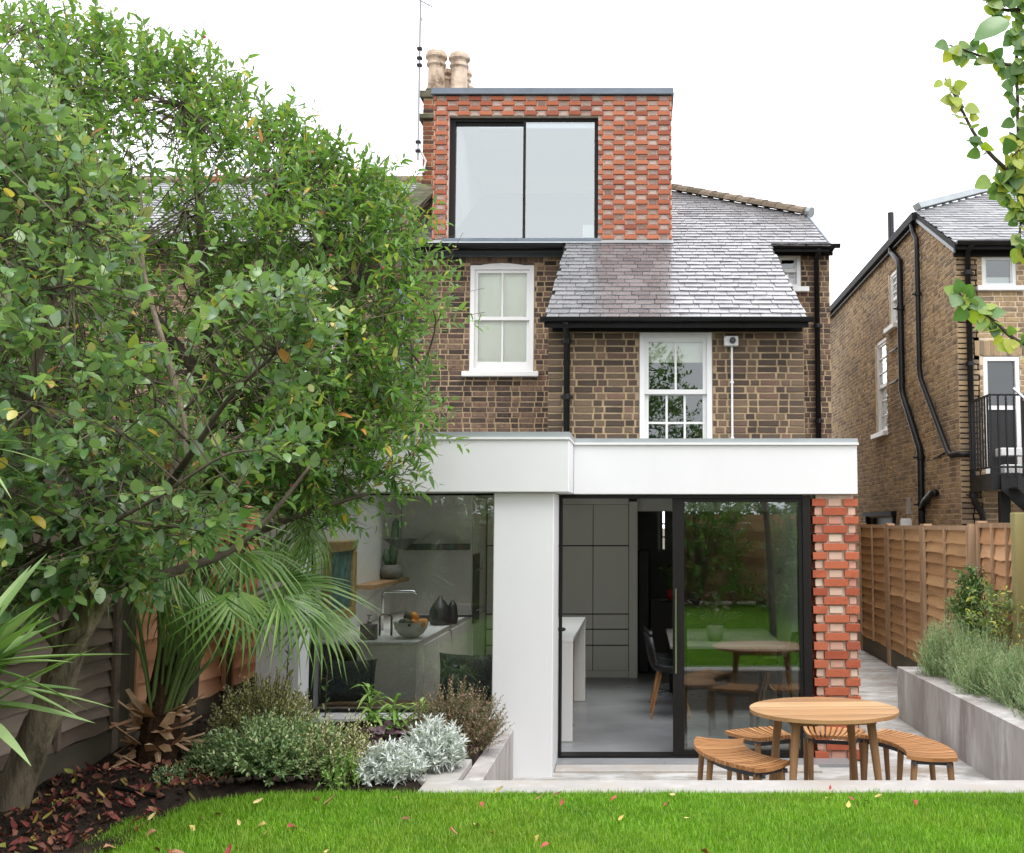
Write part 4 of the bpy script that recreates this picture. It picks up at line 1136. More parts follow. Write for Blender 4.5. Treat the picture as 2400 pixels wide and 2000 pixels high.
# wall between counter and tall units, hood, shelf
m = MB(); m.box(-2.86, -1.96, 13.42, 13.5, 0, 2.3); add('hob_wall', m, m_wall_dim, ext)
m = MB(); m.bbox(-2.72, -1.98, 13.15, 13.41, 1.66, 1.73, .004); one('cooker_hood', 'long slim dark cooker hood on the kitchen back wall', 'cooker hood', m, m_steel_grey)
m = MB(); m.bbox(-2.858, -2.66, 11.55, 13.3, 1.305, 1.35, .004); one('wall_shelf', 'thin oak shelf along the left kitchen wall', 'shelf', m, m_oak)
ca = thing('cactus', 'finger shaped cactus in a round grey pot on the oak shelf', 'cactus', (-2.74, 12.7, 1.351))
m = MB(); m.lathe([(.07, 1.352), (.12, 1.39), (.125, 1.45), (.09, 1.51), (.08, 1.51), (.08, 1.48)], (-2.74, 12.7, 0), 16); add('pot', m, m_potgrey, ca, True)
m = MB(); m.tube([(-2.73, 12.7, 1.48), (-2.72, 12.7, 1.7), (-2.70, 12.7, 1.98), (-2.70, 12.7, 2.02)], [.04, .05, .038, .01], 8); m.tube([(-2.76, 12.7, 1.48), (-2.80, 12.7, 1.6), (-2.80, 12.7, 1.68)], [.04, .05, .02], 8); add('stem', m, m_cactus, ca, True)
# painting on the left wall
pt_ = thing('framed_picture', 'gilt framed dark green abstract picture on the left kitchen wall', 'picture', (-2.83, 10.9, 1.05))
m = MB(); a, b, z0, z1 = 10.35, 11.4, 1.05, 1.80
for (y0, y1, p, q) in ((a, b, z0, z0 + .10), (a, b, z1 - .10, z1), (a, a + .12, z0 + .101, z1 - .101), (b - .12, b, z0 + .101, z1 - .101)): m.bbox(-2.858, -2.80, y0, y1, p, q, .012)
add('frame', m, m_gold, pt_)
m = MB(); m.box(-2.855, -2.83, a + .11, b - .11, z0 + .095, z1 - .095); add('canvas', m, m_art, pt_)
# tall units with built-in oven, on the left
tu = thing('tall_kitchen_unit', 'tall pale kitchen unit with a dark built-in oven beside the hob wall', 'kitchen unit', (-2.4, 14.2, .03))
m = MB(); m.box(-2.85, -1.975, 13.51, 14.95, .03, 2.29); add('carcass', m, m_cabinet, tu)
m = MB(); m.box(-1.974, -1.955, 13.53, 14.05, .80, 1.60); add('oven', m, m_dark, tu)
for z in (.95, 1.42):
    m = MB(); m.bar((-1.92, 13.56, z), (-1.92, 14.02, z), .016, .016); add('handle', m, m_chrome, tu)
for (z0, z1) in ((.06, .78), (1.62, 1.95), (1.96, 2.27)):
    m = MB(); m.box(-1.974, -1.956, 13.53, 14.05, z0, z1); add('door_panel', m, m_cabinet, tu)
for (z0, z1) in ((.06, .86), (.87, 1.93), (1.94, 2.27)):
    m = MB(); m.box(-1.974, -1.956, 14.06, 14.6, z0, z1); add('door_panel', m, m_cabinet, tu)
# wall of putty cupboards
cp = thing('cupboard_wall', 'wall of flat putty coloured cupboards seen through the open doors', 'cupboards', (-1.0, 14.75, .03))
m = MB(); m.box(-1.95, -.04, 14.63, 14.95, .03, 2.29); add('carcass', m, m_lining_dk, cp)
for (x0, x1, z0, z1) in ((-1.94, -1.262, 1.69, 2.20), (-1.94, -1.262, .83, 1.675), (-1.255, -.60, 1.69, 2.20), (-1.255, -.60, .83, 1.675), (-.592, -.148, 1.69, 2.20), (-.592, -.148, .83, 1.675),
                         (-1.94, -.60, .64, .815), (-1.94, -.60, .44, .625), (-1.94, -.60, .12, .425), (-.592, -.148, .64, .815), (-.592, -.148, .44, .625), (-.592, -.148, .12, .425)):
    m = MB(); m.bbox(x0, x1, 14.60, 14.629, z0, z1, .003); add('door_panel', m, m_cabinet, cp)
m = MB(); m.box(-.14, -.035, 14.595, 14.95, .03, 2.24); add('end_panel', m, m_cabinet, cp)
m = MB(); m.box(-1.95, -.145, 14.60, 14.628, 2.205, 2.29); m.box(-1.95, -.145, 14.62, 14.628, .03, .115); add('filler', m, m_cabinet, cp)
# island just inside the doors
isl = thing('kitchen_island', 'white waterfall kitchen island just inside the open sliding doors', 'kitchen island', (-.95, 11.5, .03))
m = MB(); m.bbox(-1.30, -.60, 10.36, 12.75, .90, .935, .003); m.bbox(-1.30, -.60, 10.36, 10.40, .03, .898, .003); m.bbox(-1.30, -.60, 12.71, 12.75, .03, .898, .003); add('worktop', m, m_counter, isl)
m = MB(); m.box(-1.29, -.72, 10.42, 12.69, .03, .895); add('cabinet', m, m_oak, isl)
m = MB(); m.lathe([(.035, .937), (.05, .95), (.04, .965)], (-.76, 11.1, 0), 12); one('black_dish', 'little black dish on the white kitchen island', 'dish', m, m_dark)
# window seat and cushions
m = MB(); m.bbox(-2.65, -1.16, 9.37, 9.86, .40, .47, .005); one('window_seat', 'light oak window seat board behind the picture window', 'window seat', m, m_oak)
def cushion(label, c, w, h, t, rz, tilt):
    bm = bmesh.new(); bmesh.ops.create_grid(bm, x_segments=18, y_segments=12, size=.5)
    top = {}
    vs = [w_.co.copy() for w_ in bm.verts]; fs = [[v.index for v in f.verts] for f in bm.faces]; bm.free()
    m = MB(); n = len(vs)
    for sgn in (1, -1):
        for v in vs:
            ex = 1 - (abs(v.x) * 2) ** 3; ez = 1 - (abs(v.y) * 2) ** 3
            pin = 1 - .10 * (1 - (abs(v.x) * 2) ** 2) * (abs(v.y) * 2) ** 2
            m.v.append((v.x * w * (1 - .06 * (1 - (abs(v.y) * 2) ** 2) * (abs(v.x) * 2) ** 4), sgn * (.004 + t / 2 * max(0, ex * ez) ** .5 * (1 + .08 * math.sin(9 * v.x) * math.sin(7 * v.y))), v.y * h * pin))
    for f in fs: m.f.append(tuple(f)); m.f.append(tuple(n + i for i in reversed(f)))
    R = Euler((tilt, 0, rz)).to_matrix()
    m.v = [tuple(Vector(c) + R @ Vector(p)) for p in m.v]
    return tag(add('cushion', m, m_cushion, None, True), label, 'cushion', 'dark cushions on the window seat')
cushion('dark wool cushion at the left end of the window seat', (-2.42, 9.62, .66), .46, .36, .13, 0.05, -.18)
cushion('dark wool cushion at the right end of the window seat, next to the white pillar', (-1.42, 9.64, .69), .52, .40, .13, -.08, -.16)
# dining table, chairs and lamps behind the fixed glass
dt = thing('dining_table', 'grey topped dining table with black legs behind the glass door', 'dining table', (.85, 12.4, .03))
m = MB(); m.bbox(.30, 1.45, 11.5, 13.4, .72, .75, .004); add('tabletop', m, m_potgrey, dt)
for x in (.36, 1.39):
    for y in (11.56, 13.34):
        m = MB(); m.tube([(x, y, .03), (x, y, .72)], .025, 10); add('leg', m, m_black_steel, dt)
def shell_chair(loc, rz, label):
    t = thing('dining_chair', label, 'chair', (0, 0, 0), 'black shell dining chairs')
    g = []
    n = 9
    prof = [(.21, .45), (.18, .435), (.08, .425), (-.06, .43), (-.16, .46), (-.21, .54), (-.235, .66), (-.255, .80), (-.262, .83)]
    for k, (yy, zz) in enumerate(prof):
        q = k / (len(prof) - 1); wdt = .22 + .03 * math.sin(PI * min(1, q * 1.5)) - .07 * max(0, q - .6) / .4
        row = []
        for i in range(n):
            u = -1 + 2 * i / (n - 1)
            lift = .09 * abs(u) ** 3 * math.sin(PI * min(1, .15 + q))
            row.append((u * wdt, yy + (.08 * abs(u) ** 2.5 if q > .5 else 0), zz + (lift if q < .6 else lift * .2) - (.05 * abs(u) ** 3 if q > .95 else 0)))
        g.append(row)
    m = MB(); m.sheet(g); sh = add('shell', m, m_dark, t, True, recalc=False)
    mod = sh.modifiers.new('thickness', 'SOLIDIFY'); mod.thickness = .008
    for (x, y) in ((.13, .13), (-.13, .13), (.13, -.12), (-.13, -.12)):
        m = MB(); m.tube([(x * .75, y * .75, .425), (x * 1.55, y * 1.6, 0)], [.013, .008], 8); add('leg', m, m_teak, t)
    m = MB(); m.tube([(-.13, -.12, .25), (.13, .13, .25)], .004, 5); m.tube([(.13, -.12, .25), (-.13, .13, .25)], .004, 5); add('brace', m, m_black_steel, t)
    t.location = loc; t.rotation_euler = (0, 0, rz)
    return t
c1 = shell_chair((.30, 11.75, .028), -PI / 2, 'black shell dining chair nearest the open door edge')
c2 = copy_tree(c1); c2.location = (.30, 12.4, .028); c2['label'] = 'second black shell dining chair, tucked in behind the nearest one'
c3 = copy_tree(c1); c3.location = (1.42, 11.95, .028); c3.rotation_euler = (0, 0, PI / 2); c3['label'] = 'black shell dining chair across the table, behind the fixed glass'
def pendant(x, y, z, label):
    t = thing('pendant_lamp', label, 'lamp', (x, y, z), 'dark cone pendant lamps')
    m = MB(); m.lathe([(.02, -.085), (.05, -.07), (.17, .02), (.165, .02), (.05, -.055)], (x, y, z), 24)
    m.v = [(p[0], p[1], 2 * z - p[2] if False else p[2]) for p in m.v]
    add('shade', m, m_dark, t)
    m = MB(); m.tube([(x, y, z + .0), (x, y, 2.30)], .003, 5); add('cord', m, m_dark, t)
pendant(.92, 11.9, 1.90, 'dark shallow pendant lamp hanging behind the glass door')
pendant(-2.27, 10.9, 1.80, 'dark faceted pendant lamp hanging inside the picture window')
fl = thing('flower_vase', 'red vase with sprigs of flowers on the far sideboard', 'vase', (.40, 14.0, .95))
m = MB(); m.lathe([(.035, .96), (.055, 1.0), (.05, 1.06), (.03, 1.09)], (.40, 15.3, 0), 14); add('vase', m, m_red, fl, True)
m = MB(); r_ = random.Random(3)
for i in range(16):
    a = r_.uniform(0, 6.3); h = r_.uniform(.15, .33); d = r_.uniform(.04, .16)
    m.tube([(.40, 15.3, 1.08), (.40 + d * .5 * math.cos(a), 15.3 + d * .5 * math.sin(a), 1.08 + h * .6), (.40 + d * math.cos(a), 15.3 + d * math.sin(a), 1.08 + h)], .003, 4)
    m.lathe([(.004, 0), (.02, .012), (.003, .03)], (.40 + d * math.cos(a), 15.3 + d * math.sin(a), 1.07 + h), 6)
add('sprigs', m, m_climb, fl)
m = MB(); m.bbox(.14, 1.5, 15.0, 15.5, .03, .955, .005); one('sideboard', 'long dark wood sideboard beyond the dining table', 'sideboard', m, m_espresso)
m = MB(); m.bbox(-.03, .13, 15.08, 15.5, .03, 1.62, .02); one('dark_cabinet', 'tall narrow black cabinet beyond the cupboards', 'cabinet', m, m_dark)
# indoor plant and pale cloth glimpsed behind the fixed pane
ip = thing('house_plant', 'dark leaved house plant on the dining table behind the glass', 'plant', (.75, 12.1, .75))
m = MB(); m.lathe([(.06, .752), (.085, .80), (.09, .90), (.08, .91)], (.78, 12.0, 0), 14); add('pot', m, m_potgrey, ip, True)
m = MB(); r_ = random.Random(8)
for i in range(34):
    a = r_.uniform(0, 6.3); h = r_.uniform(.08, .34); d = r_.uniform(.05, .30)
    c = Vector((.78 + d * math.cos(a), 12.0 + d * math.sin(a) * .6, .92 + h)); w = r_.uniform(.03, .055)
    m.tube([(.78, 12.0, .9), tuple(c)], .003, 4, False)
    t = Vector((math.cos(a), math.sin(a), r_.uniform(-.5, .3))).normalized(); sd = t.cross(Vector((0, 0, 1))).normalized()
    m.quad(c, c + t * w + sd * w * .7, c + t * w * 2.2, c + t * w - sd * w * .7)
add('foliage', m, m_purple, ip)

# ------------------------------------------------------------------ adjoining house on the left (mostly behind the trees)
adj = thing('adjoining_house', 'adjoining brick house with red crested ridge tiles mostly hidden behind the trees', 'house', (-6.5, 17, 0))
m = MB(); wall_core(m, (-13.2, YM + .02, 0), 0, 9.845, 0, 5.86, .3, [(13.2 - 5.25, 13.2 - 4.35, 4.1, 5.6)]); add("rear_wall", m, m_mortar, adj)
lay(adj, layout(9.845, 2.2, 5.8, [(13.2 - 5.25, 13.2 - 4.35, 4.1, 5.6)], 'flemish', seed=52), (-13.2, YM + .02, 0), 0, .007, m_stock_dark, 0, seed=52)
sash(adj, 'window', -5.246, -4.354, YM + .02, 4.1, 5.6, blind=4.7, sill=(.06, .06), low=(1, 0), dark=False)
m = MB()
AZ = lambda y: 5.9 + .52 * (y - 15.8)
apoly = [(-13.2, 15.75), (-3.58, 15.75), (-3.58, 19.9), (-13.2, 19.9)]
ar = roof_body(adj, apoly, .1, 'roof', m_black_paint, lambda y: AZ(y) - .012)
slates(ar, [(-13.2, 15.7), (-3.58, 15.7), (-3.58, 19.95), (-13.2, 19.95)], 15.76, 19.9, -13.2, -3.6, m_slate_n, AZ, .52, single=0, seed=8)
m = MB(); m.quad((-13.2, 19.9, AZ(19.9)), (-3.58, 19.9, AZ(19.9)), (-3.58, 25, 5), (-13.2, 25, 5)); add('rear_slope', m, m_slate_n, ar, recalc=False)
for i in range(13):
    x0 = -3.66 - i * .46
    m = MB(); z = AZ(19.9)
    m.prism([(19.74, z - .07), (19.9, z + .05), (20.06, z - .07), (20.06, z - .02), (19.9, z + .10), (19.74, z - .02)], 0, x0 - .45, x0)
    t = add('ridge_tile', m, m_crest if i % 4 == 0 else m_ridge, ar)
    if i in (0, 2, 3, 5, 6, 8, 9):
        m = MB(); pts = [(x0 - .12 + .085 * math.cos(PI * 2 * k / 14), 19.9, z + .165 + .085 * math.sin(PI * 2 * k / 14)) for k in range(15)]
        m.tube(pts, .026, 6, False); add('crest', m, m_crest, t)
gutter(adj, -13.2, -3.60, 15.70, 5.88, .06)

# ------------------------------------------------------------------ neighbouring house on the right
nb = thing('neighbouring_house', 'detached yellow brick house on the right with black pipes and slate hipped roof', 'house', (7, 20, 0))
NX = 4.49
sw1 = (27.0 - 21.65, 27.0 - 20.65, 3.64, 5.40)     # along (towards the camera) from y = 27
sw2 = (27.0 - 20.35, 27.0 - 19.7, 5.45, 6.45)
sw3 = (27.0 - 22.6, 27.0 - 20.1, 0.3, 2.08)
m = MB(); wall_core(m, (NX, 27.0, 0), -PI / 2, 11.0, 0, 5.85, .3, [sw1, sw2, sw3]); wall_core(m, (NX, 27.0, 0), -PI / 2, 9.05, 5.85, 6.80, .3, [(sw2[0], sw2[1], 5.85, sw2[3])])
m.prism([(16.0, 5.85), (17.95, 5.85), (17.95, 6.80)], 0, NX + .001, NX + .3)
add('side_wall', m, m_mortar_y, nb)
kp = lambda s, z: z < (6.78 if s < 9.05 else 5.86 + (11.0 - s) * .475)
rr = layout(11.0, 1.5, 6.8, [sw1, sw2, sw3], 'flemish', seed=61, keep=kp, jit=.003)
lay(nb, rr, (NX, 27.0, 0), -PI / 2, .007, m_yellow, 200, key=lambda q: -q[1], name='brick', seed=61)
rw1 = (.365, .855, 5.32, 5.78); rw2 = (.345, .865, 2.64, 4.32)
m = MB(); wall_core(m, (NX + .002, 16.0, 0), 0, 4.0, 0, 5.86, .3, [rw1, rw2]); add('rear_wall', m, m_mortar_y, nb)
rr = layout(4.0, .3, 5.86, [rw1, rw2, (rw2[0] - .12, rw2[1] + .12, 4.32, 4.55)], 'flemish', seed=62)
lay(nb, rr, (NX, 16.0, 0), 0, .007, m_yellow, 100, key=lambda q: q[0] + (9 if q[2] < 1.8 else 0), name='brick', seed=62)
lay(nb, [(rw2[0] - .11 + i * .0745, rw2[0] - .11 + i * .0745 + .064, 4.325, 4.54) for i in range(10)], (NX, 16.0, 0), 0, .009, m_yellow, 10, name='arch_brick', seed=63)
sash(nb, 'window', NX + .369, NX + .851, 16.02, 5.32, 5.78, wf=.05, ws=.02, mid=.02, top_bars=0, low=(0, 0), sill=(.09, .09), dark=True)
# garden door: glazed above, dark panel below
m = MB(); a, b = NX + .35, NX + .86
m.box(a, a + .06, 16.0, 16.12, 2.66, 4.31); m.box(b - .06, b, 16.0, 16.12, 2.66, 4.31); m.box(a + .06, b - .06, 16.0, 16.12, 4.25, 4.31); m.box(a + .06, b - .06, 16.03, 16.1, 3.56, 3.62)
dd = add('garden_door', m, m_white, nb)
m = MB(); m.box(a + .061, b - .061, 16.05, 16.08, 2.66, 3.559); add('lower_panel', m, m_dark, dd)
m = MB(); m.box(a + .061, b - .061, 16.07, 16.08, 3.62, 4.249); add('net_blind', m, m_net, dd)
m = MB(); m.quad((a + .06, 16.05, 3.62), (b - .06, 16.05, 3.62), (b - .06, 16.05, 4.25), (a + .06, 16.05, 4.25)); add('pane', m, g_clear, dd, recalc=False)
# tall sash window in the side wall (faces -x)
def side_window(y0, y1, z0, z1, sill=True, bars=2):
    xo = NX + .03; m = MB()
    for (a, b, p, q) in ((y0, y0 + .07, z0, z1), (y1 - .07, y1, z0, z1), (y0 + .07, y1 - .07, z1 - .07, z1), (y0 + .07, y1 - .07, z0, z0 + .06)): m.box(xo, xo + .12, a, b, p, q)
    w = add('window', m, m_white, nb)
    zm = (z0 + z1) / 2
    for (p, q, dx) in ((zm - .02, z1 - .07, .02), (z0 + .06, zm + .02, .055)):
        m = MB()
        for (a, b, c0, d0) in ((y0 + .07, y0 + .115, p, q), (y1 - .115, y1 - .07, p, q), (y0 + .115, y1 - .115, q - .045, q), (y0 + .115, y1 - .115, p, p + .06)): m.box(xo + dx, xo + dx + .035, a, b, c0, d0)
        for k in range(bars): zz = p + (q - p) * (k + 1) / (bars + 1); m.box(xo + dx, xo + dx + .03, y0 + .115, y1 - .115, zz - .012, zz + .012)
        add('sash', m, m_white, w)
        m = MB(); m.quad((xo + dx + .02, y1 - .115, p + .06), (xo + dx + .02, y0 + .115, p + .06), (xo + dx + .02, y0 + .115, q - .045), (xo + dx + .02, y1 - .115, q - .045)); add('pane', m, g_sash, w, recalc=False)
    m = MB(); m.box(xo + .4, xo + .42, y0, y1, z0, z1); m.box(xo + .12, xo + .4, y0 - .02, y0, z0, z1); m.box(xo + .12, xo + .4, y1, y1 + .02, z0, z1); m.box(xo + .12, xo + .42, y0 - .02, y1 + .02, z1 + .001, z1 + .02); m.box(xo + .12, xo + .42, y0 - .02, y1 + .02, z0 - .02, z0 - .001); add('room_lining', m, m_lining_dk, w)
    if sill:
        m = MB(); m.bbox(NX - .10, NX + .06, y0 - .06, y1 + .06, z0 - .09, z0 - .002, .008); add('sill', m, m_white, w)
side_window(20.654, 21.646, 3.645, 5.395)
side_window(19.704, 20.346, 5.455, 6.445)
# dark lean-to glazing low on the side wall
m = MB(); m.box(NX - .06, NX + .04, 20.10, 20.2, .2, 2.10); m.box(NX - .06, NX + .04, 22.5, 22.6, .2, 2.10); m.box(NX - .10, NX + .04, 20.05, 22.65, 2.10, 2.18); lt = add('side_door_frame', m, m_black_paint, nb)
m = MB(); m.box(NX + .1, NX + .14, 20.1, 22.6, .3, 2.1); add('dark_panel', m, m_dark, lt)
m = MB(); m.prism([(18.75, 1.55), (19.15, 1.55), (19.02, 2.0), (18.95, 2.05)], 0, NX - .18, NX - .01); add('vent_hood', m, m_white, nb)
m = MB(); m.box(NX - .010, NX + .02, 18.95, 19.3, 2.12, 2.40); add('patch', m, m_conc, nb)
# roof: slate plane climbing away from us, hip at 45 degrees
NZ = lambda y: 5.93 + .475 * (y - 15.85)
npoly = [(NX - .08, 15.75), (9.0, 15.75), (9.0, 21.9), (8.4, 21.9), (NX - .08, 18.0)]
nr = roof_body(nb, npoly, .08, 'roof', m_black_paint, lambda y: NZ(y) - .012)
slates(nr, npoly, 15.76, 21.9, NX - .1, 7.2, m_slate_n, NZ, .475, wid=.26, exp=.20, seed=12)
m = MB(); m.quad((NX - .1, 18.0, NZ(18) - .005), (8.4, 21.9, NZ(21.9) - .005), (8.4, 30, NZ(21.9) - .005), (NX - .1, 30, NZ(18) - .005)); add('side_slope', m, m_slate_n, nr, recalc=False)
hp = [Vector((NX - .04, 18.02, NZ(18.02) + .02)), Vector((8.3, 21.86, NZ(21.86) + .02))]
m = MB(); m.bar(hp[0] + Vector((0, 0, .06)), hp[1] + Vector((0, 0, .06)), .10, .13); add('hip_flashing', m, m_zinc, nr)
# side gutter and barge
m = MB(); m.box(NX - .14, NX + .01, 17.95, 27.0, 6.80, 6.93); m.prism([(27.0, 6.93), (27.2, 6.9), (28.2, 5.8), (28.1, 5.7), (27.0, 6.78)], 0, NX - .12, NX); add('eaves_board', m, m_black_paint, nb)
m = MB(); m.tube([(NX - .05, 18.0, 6.77), (NX - .05, 27.0, 6.77)], .028, 8); add('gutter', m, m_black, nb)
m = MB(); m.prism([(15.85, NZ(15.85) - .16), (17.98, NZ(17.98) - .16), (17.98, NZ(17.98) - .03), (15.85, NZ(15.85) - .03)], 0, NX - .07, NX - .045); add('barge_board', m, m_zinc, nb)
gutter(nb, NX - .06, 8.9, 15.72, 5.90, .06)
m = MB(); m.box(NX - .04, 8.9, 15.95, 15.99, 5.74, 5.85); m.box(NX - .04, 8.9, 15.74, 16.02, 5.855, 5.885); add('fascia_board', m, m_black_paint, nb)
# pipes
xp = NX - .075
pipe(nb, [(xp, 19.75, 7.42), (xp, 19.75, 6.72), (xp, 19.55, 6.62), (xp, 19.18, 6.42), (xp, 19.15, 6.30), (xp, 19.15, 4.22), (xp, 19.05, 4.08), (xp, 18.05, 3.17), (xp, 17.98, 3.05), (xp, 17.98, 0)], .055,
     collars=[(xp, 19.15, 5.6), (xp, 17.98, 3.0), (xp, 17.98, 2.26)], name='soil_pipe')
pipe(nb, [(xp, 17.98, 2.2), (xp, 17.7, 2.32), (xp, 17.3, 2.42), (xp, 17.1, 2.42)], .055, name='branch_pipe')
pipe(nb, [(xp - .03, 18.12, 6.78), (xp, 18.1, 6.62), (xp, 17.95, 6.50), (xp, 17.93, 6.35), (xp, 17.93, 4.40), (xp, 17.85, 4.22), (xp, 16.35, 2.98), (xp, 16.2, 2.93), (xp + .05, 15.97, 2.93), (NX + .11, 15.93, 2.93)], .042, collars=[(xp, 17.93, 5.6)], name='waste_pipe')
pipe(nb, [(NX + .145, 15.72, 5.85), (NX + .145, 15.92, 5.78), (NX + .145, 15.92, 2.33), (NX + .17, 15.92, 2.24), (NX + .25, 15.92, 2.12), (NX + .27, 15.92, 2.05), (NX + .27, 15.92, .2)], .044, collars=[(NX + .145, 15.92, 5.5), (NX + .145, 15.92, 4.2), (NX + .145, 15.92, 2.36)])
for (y0, y1, z) in ((20.2, 19.2, 4.98), (20.2, 19.2, 4.42)):
    pipe(nb, [(xp + .03, y0, z + .02), (xp + .03, y1, z)], .02, name='overflow_pipe')
pipe(nb, [(xp + .05, 17.35, 2.95), (xp + .05, 16.75, 2.99)], .014, name='overflow_pipe')

# steel balcony and stair at the back of the neighbouring house
bs = thing('steel_stair', 'black steel balcony with barred railing and stair behind the right fence', 'stair', (5.2, 15.2, 0))
bx0, bx1, by0, by1, bz = 4.60, 6.2, 14.95, 15.9, 2.62
m = MB(); m.box(bx0, bx1, by0, by1, bz - .04, bz); add('platform', m, m_black_steel, bs)
m = MB(); m.box(bx0, bx0 + .03, by0, by1, bz - .22, bz - .041); m.box(bx0 + .031, bx1, by0, by0 + .03, bz - .22, bz - .041); add('edge_beam', m, m_black_steel, bs)
m = MB(); m.box(bx0 + .14, bx0 + .27, by0 + .1, by0 + .23, 0, bz - .23); add('post', m, m_black_steel, bs)
m = MB(); m.bar((bx0, by1, bz + 1.03), (bx0, by0, bz + 1.03), .025, .025); m.bar((bx0, by0, bz + 1.03), (bx1, by0, bz + 1.03), .025, .012); m.bar((bx0, by1, bz + .08), (bx0, by0, bz + .08), .025, .02); m.bar((bx0, by0, bz + .08), (bx1, by0, bz + .08), .025, .02); add('rail', m, m_black_steel, bs)
for i in range(9):
    yy = by0 + (by1 - by0) * i / 8; m = MB(); m.bar((bx0, yy, bz + .08), (bx0, yy, bz + 1.02), .022, .022); add('bar', m, m_black_steel, bs)
for i in range(1, 16):
    xx = bx0 + .105 * i; m = MB(); m.bar((xx, by0, bz - .04), (xx, by0, bz + 1.02), .022, .022); add('bar', m, m_black_steel, bs)
# flight going down to the right, in front
sx0, sx1 = 4.70, 6.9
for yy in (14.25, 14.90):
    m = MB(); a = (sx0, yy, bz - .06); b = (sx1, yy, bz - 2.2)
    m.prism([(sx0, bz - .22), (sx0, bz - .02), (sx1, bz - 2.05), (sx1, bz - 2.35)], 1, yy - .02, yy + .02); add('stringer', m, m_black_steel, bs)
m = MB(); m.bar((sx0 - .02, 14.25, bz + 1.04), (sx1, 14.25, bz - 1.05), .03, .03); add('handrail', m, m_chrome, bs)
for i in range(1, 18):
    xx = sx0 + .11 * i; z = bz - .05 - (xx - sx0) * .95
    m = MB(); m.bar((xx, 14.25, z - .02), (xx, 14.25, z + 1.03), .022, .022); add('bar', m, m_black_steel, bs)
for i in range(10):
    xx = sx0 + .1 + .2 * i; z = bz - .10 - (xx - sx0) * .95
    m = MB(); m.box(xx, xx + .22, 14.28, 14.88, z - .02, z); add('tread', m, m_black_steel, bs)
m = MB(); m.bbox(4.90, 5.9, 15.5, 15.75, 2.88, 2.99, .01); one('white_bench', 'white slab bench standing on the steel balcony', 'bench', m, m_white)
m = MB(); m.bbox(4.80, 5.02, 15.05, 15.3, 2.622, 2.74, .01); one('white_tray', 'small white tray on the balcony floor', 'tray', m, m_white)
m = MB(); m.tube([(5.02, 15.1, 2.72), (5.35, 15.08, 2.67)], .012, 6); one('green_stick', 'thin green cane lying on the balcony floor', 'cane', m, mk('green_plastic', (.04, .45, .16), .4, (3, .05)))

# ------------------------------------------------------------------ garden table, curved benches, stools
def round_plank_top(root, cx, cy, z, R, t, n, rot, mat):
    w = 2 * R / n
    for i in range(n):
        a, b = -R + i * w + .0025, -R + (i + 1) * w - .0025
        k = 10; up, lo = [], []
        ys = [a + (b - a) * q / k for q in range(k + 1)]
        right = [(math.sqrt(max(0, R * R - y * y)), y) for y in ys]; left = [(-x, y) for x, y in reversed(right)]
        pts = []
        for x, y in right + left:
            if not pts or math.hypot(x - pts[-1][0], y - pts[-1][1]) > 1e-4: pts.append((x, y))
        c, s = math.cos(rot), math.sin(rot)
        m = MB(); dz = random.uniform(-.0012, .0012)
        m.prism([(cx + x * c - y * s, cy + x * s + y * c) for x, y in pts], 2, z - t + dz, z + dz)
        add('plank', m, mat, root)
gt = thing('garden_table', 'round teak garden table with splayed legs on the patio', 'table', (1.215, 7.76, 0))
cx, cy = 1.225, 7.76
round_plank_top(gt, cx, cy, .735, .492, .024, 9, .05, m_teak_top)
m = MB()
for k in range(4):
    a = PI / 4 + k * PI / 2 + .1; b = a + PI / 2
    m.bar((cx + .36 * math.cos(a), cy + .36 * math.sin(a), .68), (cx + .36 * math.cos(b), cy + .36 * math.sin(b), .68), .02, .055)
add('apron', m, m_teak_leg, gt)
for k in range(4):
    a = PI / 4 + k * PI / 2 + .1
    m = MB(); p = Vector((cx + .345 * math.cos(a), cy + .345 * math.sin(a), .708)); q = Vector((cx + .44 * math.cos(a), cy + .44 * math.sin(a), 0)); m.tube([q, q.lerp(p, .8), p], [.019, .028, .030], 10); add('leg', m, m_teak_leg, gt)
